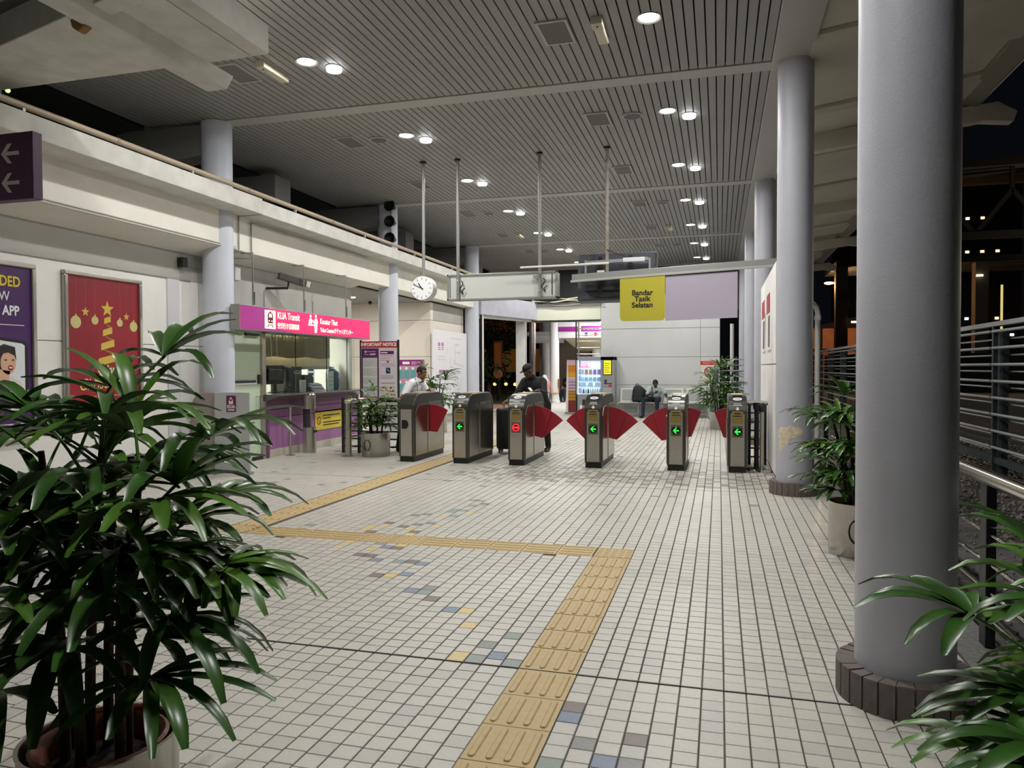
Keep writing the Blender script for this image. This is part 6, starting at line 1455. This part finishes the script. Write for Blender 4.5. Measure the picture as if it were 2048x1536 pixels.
for i, (x, y) in enumerate(((-12.2, 40), (-11.6, 40.2), (-10.9, 39.6))):
    t = thing('garden_lamp', 'low warm garden lamp on the dark lawn, ' + ORD[i] + ' from the door frame', 'lamp', (x, y, 0))
    MB().cyl((x, y, -.05), (x, y, .5), .04, 10).build('post', M_dark, t); MB().ell((x, y, .58), (.10, .10, .09)).build('globe', mat('garden_glow', (255, 190, 90), .5, emit=1.5), t, smooth=60)
lp = bpy.data.lights.new('yard_lamp', 'POINT'); lp.energy = 110; lp.color = (1, .5, .16); lp.shadow_soft_size = .3
lo = bpy.data.objects.new('yard_lamp', lp); C.objects.link(lo); lo.location = (-13, 44, 8.2)

# ================================================================== OUTSIDE: TRACK SIDE
tk = thing('ground_track', 'grey gravel and concrete ground beside the railway track', None, (4, 10, 0), kind='structure')
MB().box(1.22, 1.46, -2, 40, -.3, -.01).build('granite_edge', mat('granite_edge', (120, 120, 118), .8, noise=(40, .25), bump=(70, .4)), tk)
MB().box(1.46, 2.6, -2, 60, -.5, -.14).build('concrete_apron', mat('apron_concrete', (92, 92, 90), .9, noise=(20, .3), bump=(40, .8)), tk)
MB().box(2.6, 60, -6, 120, -.8, -.3).build('ballast_bed', mat('ballast_bed', (74, 70, 66), .95, noise=(9, .4), bump=(20, 1)), tk)
rg = np.random.default_rng(5)
ico = MB(); ph_ = (1 + 5 ** .5) / 2
iv = np.array([(-1, ph_, 0), (1, ph_, 0), (-1, -ph_, 0), (1, -ph_, 0), (0, -1, ph_), (0, 1, ph_), (0, -1, -ph_), (0, 1, -ph_), (ph_, 0, -1), (ph_, 0, 1), (-ph_, 0, -1), (-ph_, 0, 1)]) / 1.9
fi = np.array([(0, 11, 5), (0, 5, 1), (0, 1, 7), (0, 7, 10), (0, 10, 11), (1, 5, 9), (5, 11, 4), (11, 10, 2), (10, 7, 6), (7, 1, 8), (3, 9, 4), (3, 4, 2), (3, 2, 6), (3, 6, 8), (3, 8, 9), (4, 9, 5), (2, 4, 11), (6, 2, 10), (8, 6, 7), (9, 8, 1)])
NS = 9500
px = np.concatenate([rg.uniform(2.55, 6.5, NS - 1500), rg.uniform(1.5, 2.6, 1500)]); py = rg.uniform(2.5, 20, NS); pz = np.where(px > 2.6, -.29, -.13) + rg.uniform(-.01, .02, NS)
sc_ = np.where(px > 2.6, rg.uniform(.016, .036, NS), rg.uniform(.006, .016, NS))
V = (iv[None] * sc_[:, None, None] * rg.uniform(.6, 1.3, (NS, 12, 3)) + np.stack([px, py, pz], 1)[:, None]).reshape(-1, 3)
F = (fi[None] + 12 * np.arange(NS)[:, None, None]).reshape(-1, 3)
me = bpy.data.meshes.new('ballast_stones'); me.from_pydata(V.tolist(), [], F.tolist()); me.materials.append(mat('ballast_stone', (126, 120, 112), .9, noise=(3, .3)))
o = bpy.data.objects.new('ballast_stones', me); C.objects.link(o); tag(o, 'loose grey ballast stones beside the track', 'gravel', None, 'stuff')
# steel handrail at the platform edge
t = thing('railing', 'polished steel handrail with thin bars along the platform edge', 'railing', (1.40, 8, 0))
MB().tube([(1.40, 2.3, .90), (1.40, 22, .90)], .042, 18).build('handrail', M_steel2, t, smooth=50)
for z in (.60, .44, .29, .15):
    MB().tube([(1.40, 2.3, z), (1.40, 22, z)], .011, 8).build('bar', M_steel2, t, smooth=50)
for k in range(10):
    y = 4.02 - 1.6 + k * 2.1
    MB().box(1.375, 1.425, y - .05, y + .05, -.01, .87).build('post', mat('railing_post', (52, 54, 56), .4, .5), t, bevel=.004)
# trackside fence
M_fr = mat('fence_paint', (158, 160, 158), .5, .2); M_fp = mat('fence_post_paint', (70, 76, 80), .5, .3)
t = thing('fence', 'tall grey steel fence of horizontal round rails along the track', 'fence', (3.85, 15, -.3))
FY = [9.4 + 2.8 * k for k in range(10)]
rl = MB(); rl.tube([(0, .03, 0), (0, 2.77, 0)], .022, 8); rme = rl.mesh('rail'); rme.materials.append(M_fr); rme.polygons.foreach_set('use_smooth', [True] * len(rme.polygons)); rme.set_sharp_from_angle(angle=R(40))
rb = MB(); rb.tube([(0, .03, 0), (0, 2.77, 0)], .014, 6); rbm = rb.mesh('rail'); rbm.materials.append(M_fr)
wi = wmat(t).inverted()
for y in FY:
    MB().box(3.81, 3.87, y - .03, y + .03, -.3, 2.12).build('post', M_fp, t)
    MB().box(3.90, 3.98, y - .12, y + .12, -.3, 2.0).build('rear_post', M_fp, t)
    MB().box(3.80, 3.92, y, y + 2.8, 2.075, 2.14).build('top_bar', M_fr, t)
    MB().box(3.83, 3.89, y, y + 2.8, .10, .19).build('bottom_bar', M_fp, t)
    for k in range(8):
        for me_, x, z in ((rme, 3.80, 2.0 - .238 * k), (rbm, 4.02, 1.90 - .238 * k)):
            o = bpy.data.objects.new('rail', me_); C.objects.link(o); o.parent = t; o.location = wi @ Vector((x, y, z))
t = thing('fence', 'grey barred fence closing the gap beside the back wall', 'fence', (.35, 23.4, 0))
for k in range(10): MB().tube([(.04, 23.4, .2 + .17 * k), (1.6, 23.4, .2 + .17 * k)], .02, 8).build('rail', M_fr, t, smooth=40)
for x in (.1, .5, 1.5): MB().box(x - .025, x + .025, 23.42, 23.47, 0, 1.82).build('post', M_fp, t)
t = thing('lamp_post', 'slim white post standing in the gap beside the back wall', 'post', (.45, 25, 0))
MB().cyl((.40, 25, 0), (.40, 25, 2.9), .06, 14).build('shaft', M_white, t, smooth=40); MB().box(.3, .5, 24.9, 25.1, 0, .04).build('base', M_galv, t)
# white drain pipe
t = thing('drain_pipe', 'white drain pipe bending out beside the second column', 'pipe', (1.26, 10.6, 0))
MB().tube([(1.26, 10.6, -.14), (1.26, 10.6, 2.22), (1.24, 10.58, 2.29), (1.19, 10.52, 2.335), (1.1, 10.4, 2.345), (1.0, 9.9, 2.345)], .034, 14).build('pipe', M_white, t, smooth=60)
for z in (.4, 2.15): MB().lathe([(.036, z - .03), (.043, z - .03), (.043, z + .03), (.036, z + .03)], 16, (1.26, 10.6, 0), closed=True).build('coupling', M_wprint, t, smooth=40)
# far station and city behind the fence
st = thing('building', 'dark elevated station platform with steel trusses across the tracks', 'building', (35, 55, 0))
M_st = mat('far_station_steel', (70, 64, 56), .8); M_st2 = mat('far_station_concrete', (84, 70, 60), .8)
MB().box(8, 60, 57, 63, -.5, 2.4).build('plinth_wall', M_night, st)
MB().box(8, 62, 57, 63, 15.0, 15.5).build('roof', M_st, st)
MB().box(8, 62, 57.3, 57.8, 10.2, 10.7).build('lower_chord', M_st, st)
MB().box(8, 62, 57, 63, 8.6, 9.0).build('deck_soffit', M_night, st)
for k in range(13):
    x = 8 + k * 4.4
    MB().box(x, x + .8, 57.2, 58, 2.4, 8.6).build('pillar', M_st2, st)
    MB().bar((x, 57.5, 10.5), (x + 2.2, 57.5, 13.4), .3, .3).build('truss_brace', M_st, st)
    MB().bar((x + 2.2, 57.5, 13.4), (x + 4.4, 57.5, 10.5), .3, .3).build('truss_brace', M_st, st)
    MB().bar((x + 2.2, 57.5, 13.2), (x + 2.2, 57.5, 15), .25, .25, (1, 0, 0)).build('truss_post', M_st, st)
M_pw = mat('platform_lamp', (255, 246, 230), .5, emit=6); M_pd = mat('platform_lamp_dim', (236, 220, 190), .5, emit=2)
rg2 = random.Random(3)
for k in range(14):
    x = 9 + k * 3.9; z = rg2.choice((3.6, 4.6, 5.6, 6.8, 7.6))
    MB().box(x, x + .4, 57.0, 57.1, z, z + .13).build('lamp', M_pw if k % 2 else M_pd, st)
for k in range(9): MB().bar((30 + k * 3.2, 56.9, 15.7), (31.2 + k * 3.2, 56.9, 16.0 + .3 * (k % 2)), .1, .2).build('roof_lamp', M_pw, st)
for k in range(5): MB().box(9.5 + k * 8.8, 9.62 + k * 8.8, 57.1, 57.2, 2.6, 7.0).build('lit_edge', mat('lit_edge', (196, 176, 110), .5, emit=.7), st)
MB().bar((34, 56.8, 4.0), (60, 56.8, 5.2), .15, .12).build('light_line', M_pd, st)
def tower(label, x, y, wd, h, seed, nx_, nz, p):
    rng = random.Random(seed); t = thing('building', label, 'building', (x, y, 0))
    MB().box(x, x + wd, y, y + 8, -1, h).build('wall', mat('tower_wall', (52, 48, 44), .9), t)
    MB().box(x + wd * .2, x + wd * .6, y + 2, y + 6, h, h + 1.6).build('roof_plant', mat('tower_wall', (52, 48, 44)), t)
    fr = MB().box(x + .6, x + 1.2, y - .03, y, 2, 3).mesh('window')
    for i in range(nx_):
        for k in range(nz):
            if rng.random() < p:
                wx = x + wd * (i + .3) / nx_; wz = 3 + (h - 5) * (k + .2) / nz; 
                MB().box(wx, wx + .5, y - .05, y + .02, wz, wz + .35).build('window', mat(*(('window_lit_warm', (255, 206, 130), .5, 0.0, 2.2), ('window_lit_cool', (226, 236, 255), .5, 0.0, 2.5))[rng.randint(0, 1)]), t)
tower('far dark apartment tower with a few lit windows behind the street lamp', 17, 118, 12, 24, 4, 6, 8, .22)
tower('far dark tower block partly hidden by the nearest column, with lit windows', 31, 126, 12, 30, 9, 6, 10, .22)
tower('far low dark block with lit windows behind the station trusses', 58, 120, 22, 26, 12, 9, 8, .2)
t = thing('building', 'low warehouse wall lit orange by street lamps beyond the fence', 'building', (11, 72, 0))
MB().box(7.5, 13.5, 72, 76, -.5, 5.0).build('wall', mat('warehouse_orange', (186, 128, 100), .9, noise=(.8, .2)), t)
MB().prism([(7.2, 5.0), (14, 5.0), (14.4, 6.6), (9, 5.3)], 'xz', 71.8, 76).build('roof', M_night, t)
MB().box(12.2, 17, 68, 69, -.5, 3.6).build('dark_annex', M_night, t)
for k in range(3): MB().box(8.8 + 1.6 * k, 8.95 + 1.6 * k, 71.7, 71.9, -.4, 5).build('pilaster', M_night, t)
MB().box(7.5, 13.5, 71.75, 71.85, 3.0, 3.12).build('cable_tray', M_night, t)
for i, (x, y, z) in enumerate(((8.9, 60, 7.4), (13.7, 64, 7.3))):
    t = thing('street_lamp', ['orange street lamp on a tall pole beyond the fence', 'second orange street lamp, almost hidden by the nearest column'][i], 'street lamp', (x, y, 0))
    MB().tube([(x, y, -.5), (x, y, z), (x - .3, y, z + .35), (x - .9, y, z + .4)], .08, 8).build('pole', M_galv, t, smooth=50)
    MB().ell((x - 1.0, y - .05, z + .36), (.34, .16, .10)).build('lantern', mat('sodium_glow', (255, 180, 70), .5, emit=16), t, smooth=60)
    l = bpy.data.lights.new('sodium', 'POINT'); l.energy = (800, 250)[i]; l.color = (1, .55, .25); l.shadow_soft_size = .3
    lo = bpy.data.objects.new('sodium', l); C.objects.link(lo); lo.location = (x - 1.0, y - .2, z + .1)

for x in (30, 42, 54):
    l = bpy.data.lights.new('station_fill_light', 'POINT'); l.energy = 900; l.color = (1, .9, .75); l.shadow_soft_size = .3  # unseen point lights added to make the far trusses faintly visible
    lo = bpy.data.objects.new('station_fill_light', l); C.objects.link(lo); lo.location = (x, 55.5, 8)
